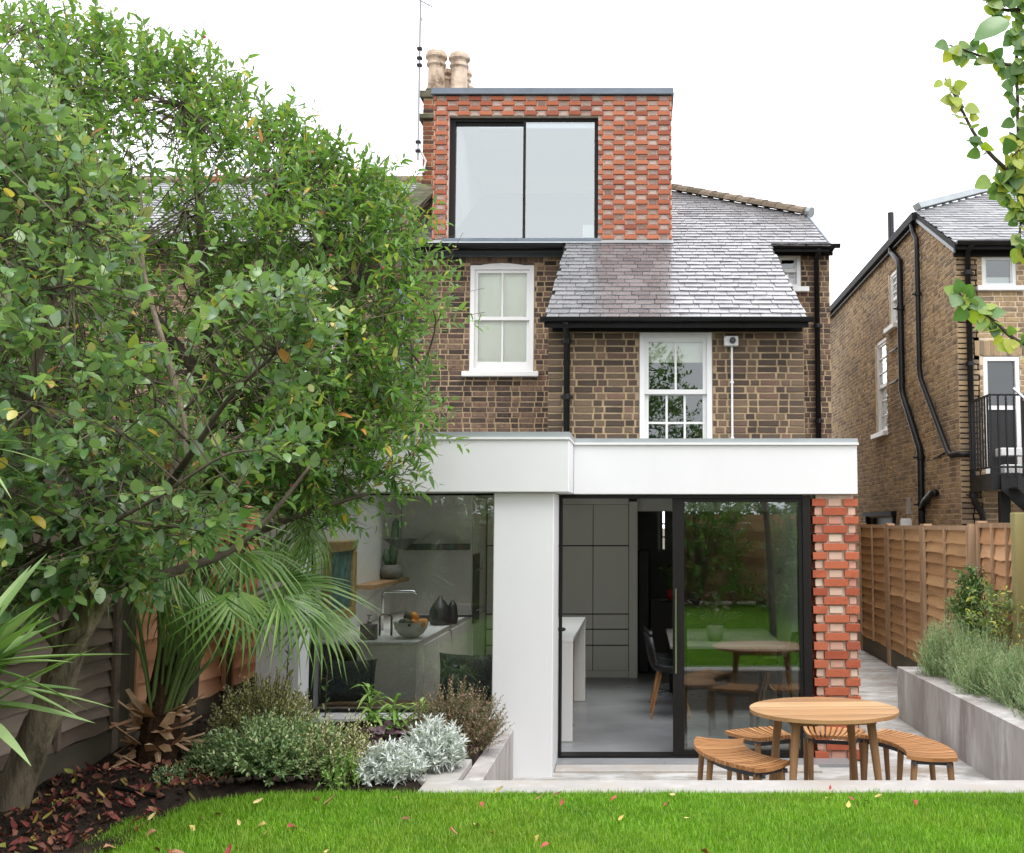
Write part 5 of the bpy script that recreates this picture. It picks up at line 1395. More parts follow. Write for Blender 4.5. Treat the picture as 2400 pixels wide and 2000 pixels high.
def curved_seat(name, label, cat, c, R0, R1, a0, a1, n, group, nleg=2):
    t = thing(name, label, cat, (c[0], c[1], 0), group)
    z = .44
    for i in range(n):
        a = a0 + (a1 - a0) * (i + .5) / n; da = (a1 - a0) / n * .5 * .64
        m = MB(); p = []
        for (r, s) in ((R0, -1), (R1, -1), (R1, 1), (R0, 1)): p.append((c[0] + r * math.cos(a + s * da), c[1] + r * math.sin(a + s * da)))
        # slight hollow of the seat
        h = random.uniform(-.001, .001)
        k = 4; rows = []
        for q in range(k + 1):
            f = q / k; dz = -.012 * (1 - (2 * f - 1) ** 2)
            l = (p[0][0] + (p[1][0] - p[0][0]) * f, p[0][1] + (p[1][1] - p[0][1]) * f); r = (p[3][0] + (p[2][0] - p[3][0]) * f, p[3][1] + (p[2][1] - p[3][1]) * f)
            rows.append([(l[0], l[1], z + dz + h), (r[0], r[1], z + dz + h)])
        m.sheet(rows); m.sheet([[(x, y, zz - .026) for x, y, zz in reversed(row)] for row in rows])
        for e in (0, k): m.quad(rows[e][0], rows[e][1], (*rows[e][1][:2], rows[e][1][2] - .026), (*rows[e][0][:2], rows[e][0][2] - .026))
        for q in range(k):
            for s_ in (0, 1):
                A, B = rows[q][s_], rows[q + 1][s_]; m.quad(A, B, (*B[:2], B[2] - .026), (*A[:2], A[2] - .026))
        add('slat', m, m_teak, t)
    for R in (R0 + .05, R1 - .06):
        m = MB(); k = 10
        pts = [(c[0] + R * math.cos(a0 + (a1 - a0) * q / k), c[1] + R * math.sin(a0 + (a1 - a0) * q / k)) for q in range(k + 1)]
        m.sheet([[(x, y, z - .042) for x, y in pts], [(x, y, z - .068) for x, y in pts]])
        o = add('rail', m, m_steel_grey, t, recalc=False); md = o.modifiers.new('thickness', 'SOLIDIFY'); md.thickness = .016; md.offset = 0
    for a in [a0 + (a1 - a0) * f for f in ((.05, .95) if nleg == 2 else (.05, .5, .95))]:
        m = MB(); ca_, sa_ = math.cos(a), math.sin(a); m.bar((c[0] + (R0 + .03) * ca_, c[1] + (R0 + .03) * sa_, z - .05), (c[0] + (R1 - .03) * ca_, c[1] + (R1 - .03) * sa_, z - .05), .022, .035); add('cross_rail', m, m_steel_grey, t)
        for R, o in ((R0 + .05, -.03), (R1 - .05, .03)):
            m = MB(); m.tube([(c[0] + (R + o) * ca_, c[1] + (R + o) * sa_, 0), (c[0] + R * ca_, c[1] + R * sa_, z - .045)], [.016, .023], 10); add('leg', m, m_teak_leg, t)
    return t
D2 = math.radians
curved_seat('garden_bench', 'curved slatted teak bench left of the round table', 'bench', (1.52, 8.10), .80, 1.145, D2(166), D2(227), 24, 'curved teak benches around the table', 3)
curved_seat('garden_bench', 'curved slatted teak bench right of the round table by the planter', 'bench', (.989, 7.92), .80, 1.125, D2(-16), D2(43), 24, 'curved teak benches around the table', 3)
curved_seat('garden_stool', 'small slatted teak stool in front of the glass door, left behind the table', 'stool', (1.30, 7.75), .70, 1.08, D2(104), D2(129), 11, 'slatted teak stools behind the table')
curved_seat('garden_stool', 'small slatted teak stool in front of the brick pillar', 'stool', (1.22, 7.75), .66, 1.02, D2(63), D2(90), 11, 'slatted teak stools behind the table')
# ------------------------------------------------------------------ vegetation helpers
def leaf_base(width, fold=.22, curl=.18, tw=0.0, wide=.35):
    """unit leaf along +y, top face +z"""
    m = MB()
    if width > .8:
        st = [(.04, .30), (.16, .46), (.34, .5), (.55, .43), (.75, .29), (.90, .13)]
    elif width > .55:
        st = [(.10, .30), (.34, .5), (.62, .46), (.86, .24)]
    else:
        st = [(.30, .5), (.70, .38)]
    z = lambda y: -curl * y * y
    m.v = [(0, 0, 0)]
    for y, w in st:
        w *= width
        for s in (-1, 0, 1): m.v.append((s * w + tw * y, y, z(y) + (fold * w if s else 0)))
    m.v.append((tw, 1, z(1)))
    m.f = [(0, 2, 1), (0, 3, 2)]
    for i in range(len(st) - 1):
        q = 1 + 3 * i
        m.f += [(q, q + 1, q + 4, q + 3), (q + 1, q + 2, q + 5, q + 4)]
    q = 1 + 3 * (len(st) - 1)
    m.f += [(q, q + 1, q + 3), (q + 1, q + 2, q + 3)]
    v, t = tri_base(m)
    return v, t
def rand_dirs(n):
    d = rng.normal(size=(n, 3)); return d / np.linalg.norm(d, axis=1, keepdims=True)
def spray(P0, D, L, k, ll, out=.8, along=.5, up=.25, start=.1, droop=0.0, jitter=.25, pair=False):
    """leaves set alternately along straight-ish shoots; returns places and matrices"""
    n = len(P0)
    D = D / np.linalg.norm(D, axis=1, keepdims=True)
    side = np.cross(D, rand_dirs(n)); side /= np.linalg.norm(side, axis=1, keepdims=True)
    s2 = np.cross(D, side)
    Ps, Ds, Ss = [], [], []
    for i in range(k):
        f = start + (1 - start) * (i + .5) / k
        a = (i // 2 * PI / 2 + (i % 2) * PI) if pair else i * 2.4
        a = a + rng.uniform(-.3, .3, n)
        rad = side * np.cos(a)[:, None] + s2 * np.sin(a)[:, None]
        p = P0 + D * (L * f)[:, None]; p[:, 2] -= droop * (L * f) ** 2
        d = D * along + rad * out * (1 - .35 * (f > .92)) + rng.normal(size=(n, 3)) * jitter
        d[:, 2] += up
        Ps.append(p); Ds.append(d); Ss.append(rng.uniform(ll[0], ll[1], n) * (1 - .25 * max(0, f - .75) / .25))
    P = np.concatenate(Ps); d = np.concatenate(Ds); s = np.concatenate(Ss)
    upv = np.array([0, 0, 1.0]) + rng.normal(size=(len(P), 3)) * .35
    R = frames(d, upv) * s[:, None, None]
    return P, R
def stick_base(n=3):
    m = MB()
    for y in (0, 1):
        for k in range(n): m.v.append((math.cos(2 * PI * k / n) * (1 - .5 * y), y, math.sin(2 * PI * k / n) * (1 - .5 * y)))
    for k in range(n): m.f.append((k, (k + 1) % n, n + (k + 1) % n, n + k))
    return tri_base(m)
STICK = [stick_base(3)]
def sticks(name, P0, D, L, r, mat, parent):
    D = D / np.linalg.norm(D, axis=1, keepdims=True)
    R = frames(D, rand_dirs(len(P0)))
    R = R * np.stack([np.full(len(P0), r), L, np.full(len(P0), r)], 1)[:, None, :]
    o = scatter(name, STICK, np.array(P0), R, mat, parent); o['kind'] = 'stuff'; return o
CAMP = np.array([0, 0, EYE])
def foliage(parent, bases, P, R, mat, single=0, near=True, minz=None):
    if single:
        d = np.linalg.norm(P - CAMP, axis=1) / np.linalg.norm(R[:, :, 1], axis=1)
        yy = P[:, 1]
        # only pieces inside the picture
        u = P[:, 0] / P[:, 1]
        d = d + np.where((u < -.56) | (u > .336), 1e4, 0)
        o = np.argsort(d); P, R = P[o], R[o]
        pieces('leaf', bases, P[:single], R[:single], mat, parent, smooth=True)
        P, R = P[single:], R[single:]
    o = scatter('foliage', bases, P, R, mat, parent, smooth=True); o['kind'] = 'stuff'; return o
def curve_pts(pts, n=4):
    """Catmull-Rom through the points"""
    p = [Vector(q) for q in pts]; p = [p[0] * 2 - p[1]] + p + [p[-1] * 2 - p[-2]]
    out = []
    for i in range(1, len(p) - 2):
        for k in range(n):
            t = k / n; a, b, c, d = p[i - 1], p[i], p[i + 1], p[i + 2]
            out.append(.5 * ((2 * b) + (c - a) * t + (2 * a - 5 * b + 4 * c - d) * t * t + (3 * b - a - 3 * c + d) * t ** 3))
    out.append(p[-2]); return out
def limb(name, pts, r0, r1, mat, parent, n=10, wob=.0, rough=0.0):
    pts = curve_pts(pts, 5); k = len(pts)
    m = MB(); m.tube(pts, [r0 + (r1 - r0) * (i / (k - 1)) for i in range(k)], n)
    if rough:   # ridged bark
        for i, p in enumerate(pts):
            tw = i * .18
            for k in range(n):
                q = Vector(m.v[i * n + k]) - p; a = 2 * PI * k / n + tw
                s = 1 + rough * (math.sin(5 * a + 2 * math.sin(i * .7)) + .8 * math.sin(9 * a + i * .5)) + random.uniform(-rough, rough) * .4
                m.v[i * n + k] = tuple(p + q * s)
    add(name, m, mat, parent, smooth=True); return pts
def crown_points(poly, yc, T, n, gap=.0, seed=0):
    g = np.random.default_rng(seed); xs = [p[0] for p in poly]; zs = [p[1] for p in poly]
    P = np.zeros((0, 3))
    while len(P) < n:
        x = g.uniform(min(xs), max(xs), 4000); z = g.uniform(min(zs), max(zs), 4000)
        ok = inside(poly, x, z); x, z = x[ok], z[ok]
        ed = edge_dist(poly, x, z)
        t = T * np.minimum(1, np.sqrt(ed / .7))
        y = yc + g.uniform(-1, 1, len(x)) * t
        f = np.sin(2.9 * x + 1.7 * y + 1) + np.sin(3.3 * z - 2.1 * y + 2 * x) + np.sin(4.1 * y + 2.3 * x - 1.9 * z)
        k = g.uniform(0, 1, len(x)) < np.clip(.75 + .5 * f - gap, .08, 1)
        P = np.concatenate([P, np.stack([x, y, z], 1)[k]])
    return P[:n]
def branches(parent, targets, limbs, r, mat, name='branch', sag=.06):
    allp = np.array([tuple(p) for l in limbs for p in l])
    lines = []
    for t in targets:
        d = np.linalg.norm(allp - t, axis=1) + np.maximum(0, allp[:, 2] - t[2]) * 1.5
        a = Vector(allp[np.argmin(d)]); b = Vector(t); mid = a.lerp(b, .5) + Vector((random.uniform(-.1, .1), random.uniform(-.1, .1), random.uniform(-.02, .14)))
        pts = curve_pts([a, mid, b], 4); k = len(pts)
        m = MB(); m.tube(pts, [r * (1 - .72 * i / (k - 1)) for i in range(k)], 6)
        add(name, m, mat, parent, smooth=True); lines.append(pts)
    return lines
def leafy_crown(root, poly, yc, T, ntw, k, ll, bases, mat, limbs, nbr, rbr, seed, tw_len=(.28, .5), single=300, gap=0, up=.1, mtwig=None, drop=-.05, centre=None, extra=None):
    P = crown_points(poly, yc, T, ntw, gap, seed)
    if extra is not None: P = np.concatenate([P, extra])
    g = np.random.default_rng(seed + 1)
    tg = P[g.choice(len(P), nbr, replace=False)]
    lines = branches(root, tg, limbs, rbr, m_branch)
    c = np.array(centre if centre is not None else [P[:, 0].mean(), yc + .2, P[:, 2].min() + .6])
    D = P - c; D /= np.linalg.norm(D, axis=1, keepdims=True)
    D = D * .9 + rand_dirs(len(P)) * .75; D[:, 2] += .25
    D /= np.linalg.norm(D, axis=1, keepdims=True)
    L = g.uniform(*tw_len, len(P)) * np.where(g.uniform(0, 1, len(P)) < .12, 1.7, 1)
    P0 = P - D * (L * .5)[:, None]
    # thin shoots, and longer ones joining each to the nearest branch
    sticks('twigs', P0, D, L, .0035, mtwig or m_twig, root)
    allp = np.array([tuple(p) for l in lines + limbs for p in l])
    idx = np.array([np.argmin(np.linalg.norm(allp - p, axis=1)) for p in P0])
    A = allp[idx]; V = P0 - A; ln = np.linalg.norm(V, axis=1); ok = ln > .03
    sticks('twigs', A[ok], V[ok], ln[ok], .0055, m_branch, root)
    LP, LR = spray(P0, D, L, k, ll, out=.85, along=.55, up=up, droop=.25, start=.12)
    foliage(root, bases, LP, LR, mat, single)
    return P0, D, L

# ------------------------------------------------------------------ the two trees on the left
LEAF_R = [leaf_base(.64, .18, c, t, .42) for c, t in ((.10, 0), (.22, .05), (.05, -.04), (.30, 0))]
LEAF_N = [leaf_base(.34, .35, c, t) for c, t in ((.25, .03), (.45, -.06), (.12, 0), (.7, .08), (-.15, .02))]
t1 = thing('leaning_tree', 'leaning grey trunked tree with broad rounded leaves, nearest on the left', 'tree', (-3.31, 6.2, .42))
L1 = limb('trunk', [(-3.36, 6.2, .36), (-3.26, 6.17, .66), (-3.08, 6.1, 1.06), (-2.95, 6.05, 1.38), (-2.80, 6.0, 1.62)], .095, .065, m_trunk, t1, 40, rough=.07)
L2 = limb('limb', [(-2.80, 6.0, 1.62), (-2.664, 6.0, 1.80), (-2.527, 6.1, 2.127), (-2.485, 6.2, 2.43), (-2.6, 6.3, 2.8), (-2.86, 6.5, 3.4), (-2.9, 6.5, 3.95)], .042, .005, m_trunk, t1, 30, rough=.06)
L3 = limb('limb', [(-2.82, 6.0, 1.60), (-2.54, 6.25, 1.70), (-2.30, 6.4, 1.80), (-2.1, 6.5, 2.0), (-1.9, 6.6, 2.3)], .034, .008, m_branch, t1, 10)
L4 = limb('limb', [(-2.99, 6.06, 1.30), (-3.12, 5.85, 1.62), (-3.16, 5.75, 2.14), (-3.02, 5.65, 2.7), (-2.8, 5.5, 3.3)], .05, .015, m_trunk, t1, 24, rough=.06)
L5 = limb('limb', [(-2.52, 6.1, 2.15), (-2.3, 5.9, 2.35), (-2.05, 5.7, 2.6), (-1.8, 5.6, 2.8)], .022, .006, m_branch, t1, 8)
L6 = limb('limb', [(-3.10, 5.8, 1.75), (-2.8, 5.5, 1.85), (-2.5, 5.35, 1.95), (-2.2, 5.3, 2.1)], .028, .008, m_branch, t1, 8)
limb('suckering_stem', [(-3.26, 6.19, .70), (-3.15, 6.12, 1.0), (-3.02, 6.0, 1.22), (-2.84, 5.95, 1.40)], .03, .015, m_trunk, t1, 8)
rpoly = [(-3.5, 4.25), (-3.1, 4.2), (-2.9, 4.05), (-2.74, 3.85), (-2.55, 3.65), (-2.45, 3.5), (-2.40, 3.38), (-2.17, 3.25), (-1.92, 3.16), (-1.63, 3.1), (-1.52, 2.98), (-1.57, 2.81), (-1.71, 2.64), (-1.63, 2.45), (-1.67, 2.23), (-1.86, 2.03), (-2.14, 1.88), (-2.35, 1.80), (-2.44, 1.64), (-2.68, 1.68), (-2.91, 1.56), (-3.24, 1.48), (-3.5, 1.6)]
leafy_crown(t1, rpoly, 5.6, .9, 700, 11, (.045, .095), LEAF_R, m_round, [L2, L3, L4, L5, L6], 44, .009, 5, tw_len=(.28, .5), single=300, gap=.08, up=-.02, centre=[-2.7, 5.8, 2.2])
t2 = thing('spindle_tree', 'tall dense narrow leaved tree with pink berries against the house', 'tree', (-3.1, 7.9, .42))
M1 = limb('trunk', [(-3.12, 7.95, .40), (-3.05, 7.9, 1.2), (-2.95, 7.85, 2.0), (-2.9, 7.8, 2.7), (-3.0, 7.8, 3.5), (-3.1, 7.8, 4.4), (-3.2, 7.8, 5.1)], .075, .008, m_branch, t2, 12)
M2 = limb('limb', [(-2.95, 7.85, 1.95), (-2.6, 7.7, 2.2), (-2.2, 7.6, 2.5), (-1.8, 7.6, 2.75), (-1.45, 7.6, 3.0)], .035, .006, m_branch, t2, 10)
M3 = limb('limb', [(-2.91, 7.8, 2.6), (-2.6, 7.9, 3.2), (-2.3, 8.0, 3.8), (-2.15, 8.0, 4.4)], .045, .012, m_branch, t2, 10)
M4 = limb('limb', [(-2.98, 7.85, 2.9), (-3.4, 7.7, 3.5), (-3.8, 7.6, 4.3), (-4.0, 7.6, 5.0)], .045, .012, m_branch, t2, 10)
M5 = limb('limb', [(-2.93, 7.85, 1.7), (-2.5, 7.5, 1.9), (-2.1, 7.4, 2.05), (-1.75, 7.35, 2.15)], .035, .01, m_branch, t2, 8)
npoly_t = [(-4.75, 5.0), (-4.45, 5.38), (-4.14, 5.46), (-3.78, 5.46), (-3.48, 5.33), (-3.21, 5.22), (-2.89, 5.12), (-2.70, 4.95), (-2.58, 4.78), (-2.32, 4.72), (-2.1, 4.50), (-1.84, 4.36), (-1.64, 4.25), (-1.54, 3.93), (-1.43, 3.66), (-1.19, 3.44), (-1.14, 3.22), (-1.42, 3.04), (-1.30, 2.86), (-1.42, 2.72), (-1.34, 2.52), (-1.58, 2.38), (-1.58, 2.28), (-1.76, 2.15), (-1.95, 2.02), (-2.12, 1.92), (-2.36, 2.0), (-2.5, 2.15), (-2.97, 2.1), (-3.38, 2.1), (-3.89, 2.3), (-4.7, 2.7)]
P0, D0, L0 = leafy_crown(t2, npoly_t, 7.75, 1.1, 2250, 16, (.050, .115), LEAF_N, m_narrow, [M1, M2, M3, M4, M5], 60, .008, 15, tw_len=(.3, .6), single=300, gap=.08, up=.08, centre=[-2.9, 7.9, 2.6])
# pink berries on the shoots
r_ = np.random.default_rng(5); sel = r_.choice(len(P0), 150)
bm = bmesh.new(); bmesh.ops.create_icosphere(bm, subdivisions=1, radius=1); mbb = MB(); mbb.bm(bm); bm.free()
BER = [tri_base(mbb)]
bp_ = P0[sel] + D0[sel] * (L0[sel] * r_.uniform(.2, .9, 150))[:, None] + r_.normal(size=(150, 3)) * .02
o = scatter('berries', BER, bp_, np.eye(3)[None] * r_.uniform(.007, .011, 150)[:, None, None], m_berry, t2); o['kind'] = 'stuff'

# ------------------------------------------------------------------ fan palm
def fan(L, n=30, spread=2.35, droop=.5, tipdroop=.35, seed=0, split=.30):
    r = random.Random(seed); m = MB(); da = 2 * spread / n
    for i in range(n):
        a = -spread + da * (i + .5) + r.uniform(-.015, .015); ln = L * (.74 + .26 * math.cos(a * .6)) * r.uniform(.93, 1.05)
        ca, sa = math.sin(a), math.cos(a)
        rows = []
        st = [.04, .18, split, .52, .75, 1.0]; bend = r.uniform(.5, 1.6) * tipdroop
        for q in st:
            rr_ = q * ln; w = rr_ * math.tan(da / 2) * .96 if q <= split else split * ln * math.tan(da / 2) * 1.12 * (1 - ((q - split) / (1 - split)) ** 1.6)
            z = -droop * rr_ * rr_ / L * .6 - bend * max(0, q - split) ** 2 * L * 1.6
            rows.append([(ca * rr_ - sa * w, sa * rr_ + ca * w, z + w * .55), (ca * rr_, sa * rr_, z - w * .1), (ca * rr_ + sa * w, sa * rr_ - ca * w, z + w * .55)])
        m.sheet(rows)
    return m
pm = thing('fan_palm', 'shaggy fan palm with drooping fronds in front of the orange fence', 'palm', (-3.06, 7.3, .42))
m = MB()
prof = [(.12, .36), (.13, .45), (.125, .6), (.11, .75), (.09, .9), (.075, 1.05), (.05, 1.2)]
for r0, z in prof:
    for k in range(14):
        q = 2 * PI * k / 14; rr_ = r0 * random.uniform(.82, 1.15); m.v.append((-3.03 + rr_ * math.cos(q) + (z - .4) * .05, 7.32 + rr_ * math.sin(q), z + random.uniform(-.02, .02)))
for i in range(len(prof) - 1):
    for k in range(14): m.f.append((i * 14 + k, i * 14 + (k + 1) % 14, (i + 1) * 14 + (k + 1) % 14, (i + 1) * 14 + k))
m.f.append(tuple(6 * 14 + k for k in range(14)))
add('trunk', m, m_palm_fibre, pm)
r_ = random.Random(2)
for i in range(84):   # cut leaf bases
    a = r_.uniform(0, 2 * PI) if i > 12 else r_.uniform(PI, 2 * PI); z = .44 + .36 * r_.random() ** 1.2; rad = .12 * (1.1 - .6 * (z - .45))
    p = Vector((-3.03 + rad * math.cos(a), 7.32 + rad * math.sin(a), z)); ln = r_.uniform(.06, .20)
    d = Vector((math.cos(a), math.sin(a), r_.uniform(-.9, .9) + (z - .58) * 2.5)).normalized()
    sd = d.cross(Vector((0, 0, 1))).normalized(); n_ = sd.cross(d); w = r_.uniform(.014, .036)
    m = MB(); q = p + d * ln
    m.v = [tuple(p - sd * w * 1.3), tuple(p + sd * w * 1.3), tuple(p + n_ * .012), tuple(q - sd * w * .8), tuple(q + sd * w * .8), tuple(q + n_ * .010)]
    m.f = [(0, 2, 1), (3, 4, 5), (0, 1, 4, 3), (1, 2, 5, 4), (2, 0, 3, 5)]
    add('frond_stub', m, m_palm_dead, pm)
CR = Vector((-3.02, 7.3, .80))
# hub, direction the blade points, normal of the upper face, length, droop, tip droop
fronds = [((-2.34, 7.55, 1.55), (1, -.15, -.05), (.05, -.45, 1), .62, .35, .3, 1.9), ((-2.45, 7.0, 1.56), (.35, -.35, -.85), (.75, -.55, .5), .50, .3, .25, 1.25),
          ((-2.66, 6.98, 1.60), (-.1, -.45, -.9), (-.2, -.85, .45), .50, .35, .25, 1.2), ((-2.42, 7.6, 1.58), (.12, .05, 1), (.05, -1, .1), .42, .2, .1, 1.5),
          ((-2.36, 8.0, 2.02), (.6, -.1, -.8), (.7, -.3, .6), .50, .5, .4, 1.3), ((-2.72, 7.2, 1.90), (.55, -.3, .25), (-.2, -.6, .8), .50, .5, .5, 1.6),
          ((-3.12, 7.4, 1.95), (-.25, -.3, .6), (.1, -.9, .35), .50, .3, .3, 1.8), ((-2.95, 7.1, 1.90), (-.1, -.7, -.2), (0, -.4, .9), .48, .5, .5, 1.6),
          ((-3.30, 7.2, 1.70), (-.8, -.3, -.2), (-.2, -.5, .9), .46, .4, .4, 1.5), ((-2.20, 7.75, 1.36), (.9, -.3, -.5), (.45, -.35, .85), .52, .3, .3, 1.5),
          ((-2.55, 7.9, 2.05), (.2, .2, .8), (.1, -1, .2), .46, .3, .2, 1.6), ((-2.28, 7.3, 1.50), (.75, -.45, -.45), (.5, -.5, .7), .52, .3, .35, 1.4),
          ((-2.6, 7.45, 2.25), (.4, -.2, .7), (-.2, -.7, .6), .48, .5, .4, 1.7), ((-3.0, 7.5, 2.40), (0, -.2, .8), (0, -.9, .3), .48, .4, .4, 1.8), ((-2.40, 8.05, 2.25), (.8, -.1, .1), (.1, -.6, .8), .5, .5, .5, 1.8),
          ((-2.30, 7.9, 1.92), (.55, -.2, -.8), (.75, -.35, .55), .48, .5, .5, 1.2), ((-2.85, 6.95, 1.72), (-.3, -.4, -.85), (-.1, -.9, .4), .48, .4, .4, 1.1), ((-2.52, 7.3, 1.78), (.35, -.5, -.3), (.1, -.5, .85), .50, .5, .6, 1.7),
          ((-2.75, 7.75, 2.15), (.3, -.1, .9), (-.1, -1, .2), .5, .4, .4, 1.7)]
for i, (hub, d, nn, L, dr, td, sp) in enumerate(fronds):
    d = Vector(d).normalized(); nn = Vector(nn); nn = (nn - d * nn.dot(d)).normalized(); sd = d.cross(nn).normalized()
    R = Matrix((sd, d, nn)).transposed()
    f = fan(L, int(13.5 * sp) + i % 4, sp, dr, td, i)
    f.v = [tuple(Vector(hub) + R @ Vector(p)) for p in f.v]
    add('frond', f, m_palm, pm, recalc=False)
    h = Vector(hub); mid = CR.lerp(h, .5) + Vector((0, 0, .16))
    m = MB(); m.tube(curve_pts([CR + Vector((random.uniform(-.05, .05), random.uniform(-.05, .05), -.12)), mid, h, h + d * .05], 5), [.014, .014, .013, .012, .012, .011, .011, .010, .010, .009, .008, .008, .008, .008, .007, .006][:16], 6); add('petiole', m, m_petiole, pm, True)
for i in range(16):     # bare stems of older leaves
    a = r_.uniform(-.9, .9); h = Vector((-3.0 + .5 * math.sin(a) + .2, 7.25 + r_.uniform(-.3, .2), r_.uniform(1.2, 1.7)))
    m = MB(); m.tube(curve_pts([CR + Vector((0, 0, -.25)), CR.lerp(h, .5) + Vector((0, 0, .05)), h], 4), .009, 5); add('petiole', m, m_petiole, pm, True)

# ------------------------------------------------------------------ strap-leaved plant at the left edge
cd = thing('strap_leaf_plant', 'bright green strap leaved plant leaning in at the left edge, closest to us', 'plant', (-2.75, 4.62, .42))
m = MB(); m.tube([(-2.75, 4.62, .38), (-2.74, 4.62, .9), (-2.70, 4.60, 1.36)], [.05, .045, .04], 10); add('stem', m, m_trunk, cd, True)
def strap(p, d, L, w, bend, mat, parent, r):
    d = Vector(d).normalized(); sd = d.cross(Vector((0, 0, 1))).normalized(); k = 8; rows = []
    tw = r.uniform(-.5, .5)
    for i in range(k + 1):
        q = i / k; c = Vector(p) + d * L * q + Vector((0, 0, -bend * L * q * q)); ww = w * (.55 + .9 * min(q, .4)) * (1 - max(0, q - .45) / .55) ** .8 if i < k else .0006
        up = sd.cross(d); s2 = sd * math.cos(tw * q) + up * math.sin(tw * q)
        rows.append([c - s2 * ww + up * ww * .35, c, c + s2 * ww + up * ww * .35])
    m = MB(); m.sheet(rows); add('leaf', m, mat, parent, smooth=True, recalc=False)
r_ = random.Random(12)
for i in range(74):
    q = i / 73; a = i * 2.4; el = 1.15 - 1.5 * r_.random()
    d = (math.cos(a) * math.cos(el), math.sin(a) * math.cos(el), math.sin(el) + .05)
    hub = (-2.66, 4.60, 1.36 + r_.uniform(-.06, .10)) if i % 3 else (-2.64, 4.55, 1.20 + r_.uniform(-.08, .1))
    strap(hub, d, r_.uniform(.40, .60), r_.uniform(.026, .036), r_.uniform(.04, .28), m_strap, cd, r_)
for i in range(20):
    a = i * 2.4; el = r_.uniform(-.5, .9); strap((-2.80, 4.75, 2.28), (math.cos(a) * math.cos(el), math.sin(a) * math.cos(el), math.sin(el)), r_.uniform(.3, .42), .012, .25, m_strap, cd, r_)
m = MB(); m.tube([(-2.72, 4.63, 1.3), (-2.78, 4.7, 1.8), (-2.80, 4.75, 2.28)], [.03, .028, .025], 8); add('stem', m, m_trunk, cd, True)

# ------------------------------------------------------------------ shrubs in the bed
def shrub(name, label, cat, c, rad, nst, k, ll, bases, mat, base_r=.10, updir=.5, out=.7, along=.6, single=0, stick=.003, spread=1.0, pair=True, seed=0, hgap=0.0, mst=None, jitter=.2, len_j=(.75, 1.05), up=.15, start=.12):
    global rng
    rng = np.random.default_rng(100 + seed)
    t = thing(name, label, cat, c)
    d = rand_dirs(nst); d[:, 2] = np.abs(d[:, 2]) * .9 + updir * rng.uniform(.2, 1, nst); d[:, :2] *= spread
    d /= np.linalg.norm(d, axis=1, keepdims=True)
    tip = d * np.array(rad) * rng.uniform(*len_j, nst)[:, None]
    b = np.zeros((nst, 3)); b[:, :2] = rng.normal(size=(nst, 2)) * base_r * .5 + d[:, :2] * base_r
    A = np.array(c) + b; V = np.array(c) + tip - A; L = np.linalg.norm(V, axis=1)
    sticks('stems', A, V, L, stick, mst or m_branch, t)
    P, R = spray(A, V, L, k, ll, out=out, along=along, up=up, start=start, pair=pair, jitter=jitter)
    ok = P[:, 2] > c[2] - .02
    foliage(t, bases, P[ok], R[ok], mat, single)
    return t
LEAF_S = [leaf_base(.42, .2, c, 0) for c in (.1, .25)]
LEAF_D = [leaf_base(.26, .3, c, 0) for c in (.1, .3)]
LEAF_T = [leaf_base(.16, .3, c, 0) for c in (.05, .2)]
LEAF_W = [leaf_base(.9, .12, c, 0, .5) for c in (.1, .3)]
shrub('hebe_shrub', 'large rounded dark green small leaved shrub in the middle of the bed', 'shrub', (-2.22, 7.2, .40), (.56, .42, .40), 460, 26, (.028, .046), LEAF_S, m_hebe, seed=1, start=.3)
shrub('hebe_shrub', 'low grey green shrub spilling at the foot of the palm', 'shrub', (-2.62, 7.35, .40), (.30, .28, .26), 170, 22, (.024, .038), LEAF_S, m_hebe, seed=2, start=.3)
shrub('variegated_shrub', 'cream variegated shrub against the white wall corner', 'shrub', (-2.53, 7.85, .42), (.42, .35, .55), 380, 26, (.024, .040), LEAF_S, m_varieg, seed=3, start=.3)
shrub('wiry_shrub', 'wispy reddish green shrub between the big shrub and the silver plant', 'shrub', (-1.86, 7.15, .40), (.32, .30, .42), 120, 22, (.018, .032), LEAF_S, m_varieg, seed=4, start=.2)
st_ = thing('bay_sapling', 'two thin upright stems with dark leaves against the white wall', 'sapling', (-2.44, 8.05, .42))
for (x, y, h) in ((-2.45, 8.05, 1.12), (-2.19, 8.1, .95)):
    m = MB(); m.tube([(x - .02, y, .4), (x, y, h * .7), (x + .005, y, h)], [.006, .005, .003], 5); add('stem', m, m_branch, st_)
    P, R = spray(np.array([[x, y, .5]]), np.array([[.02, 0, 1.0]]), np.array([h - .48]), 16, (.045, .065), out=.8, along=.5, up=.2)
    pieces('leaf', LEAF_S, P, R, m_jasmine, st_)
# strappy rosettes
dl = thing('strappy_plant', 'bright green tufts of strappy leaves below the picture window', 'plant', (-1.8, 8.35, .42))
r_ = random.Random(77)
for (x, y, z, h) in ((-1.93, 8.30, .44, .42), (-1.74, 8.24, .42, .34), (-1.58, 8.34, .42, .30), (-1.84, 8.1, .42, .26)):
    m = MB(); m.tube([(x, y, .36), (x, y, z + h * .55)], .012, 6); add('stem', m, m_petiole, dl)
    for i in range(34):
        a = i * 2.4; el = r_.uniform(-.1, 1.2); zz = z + h * (.25 + .6 * i / 34)
        strap((x, y, zz), (math.cos(a) * math.cos(el), math.sin(a) * math.cos(el), math.sin(el)), r_.uniform(.15, .24), .014, .5, m_daylily, dl, r_)
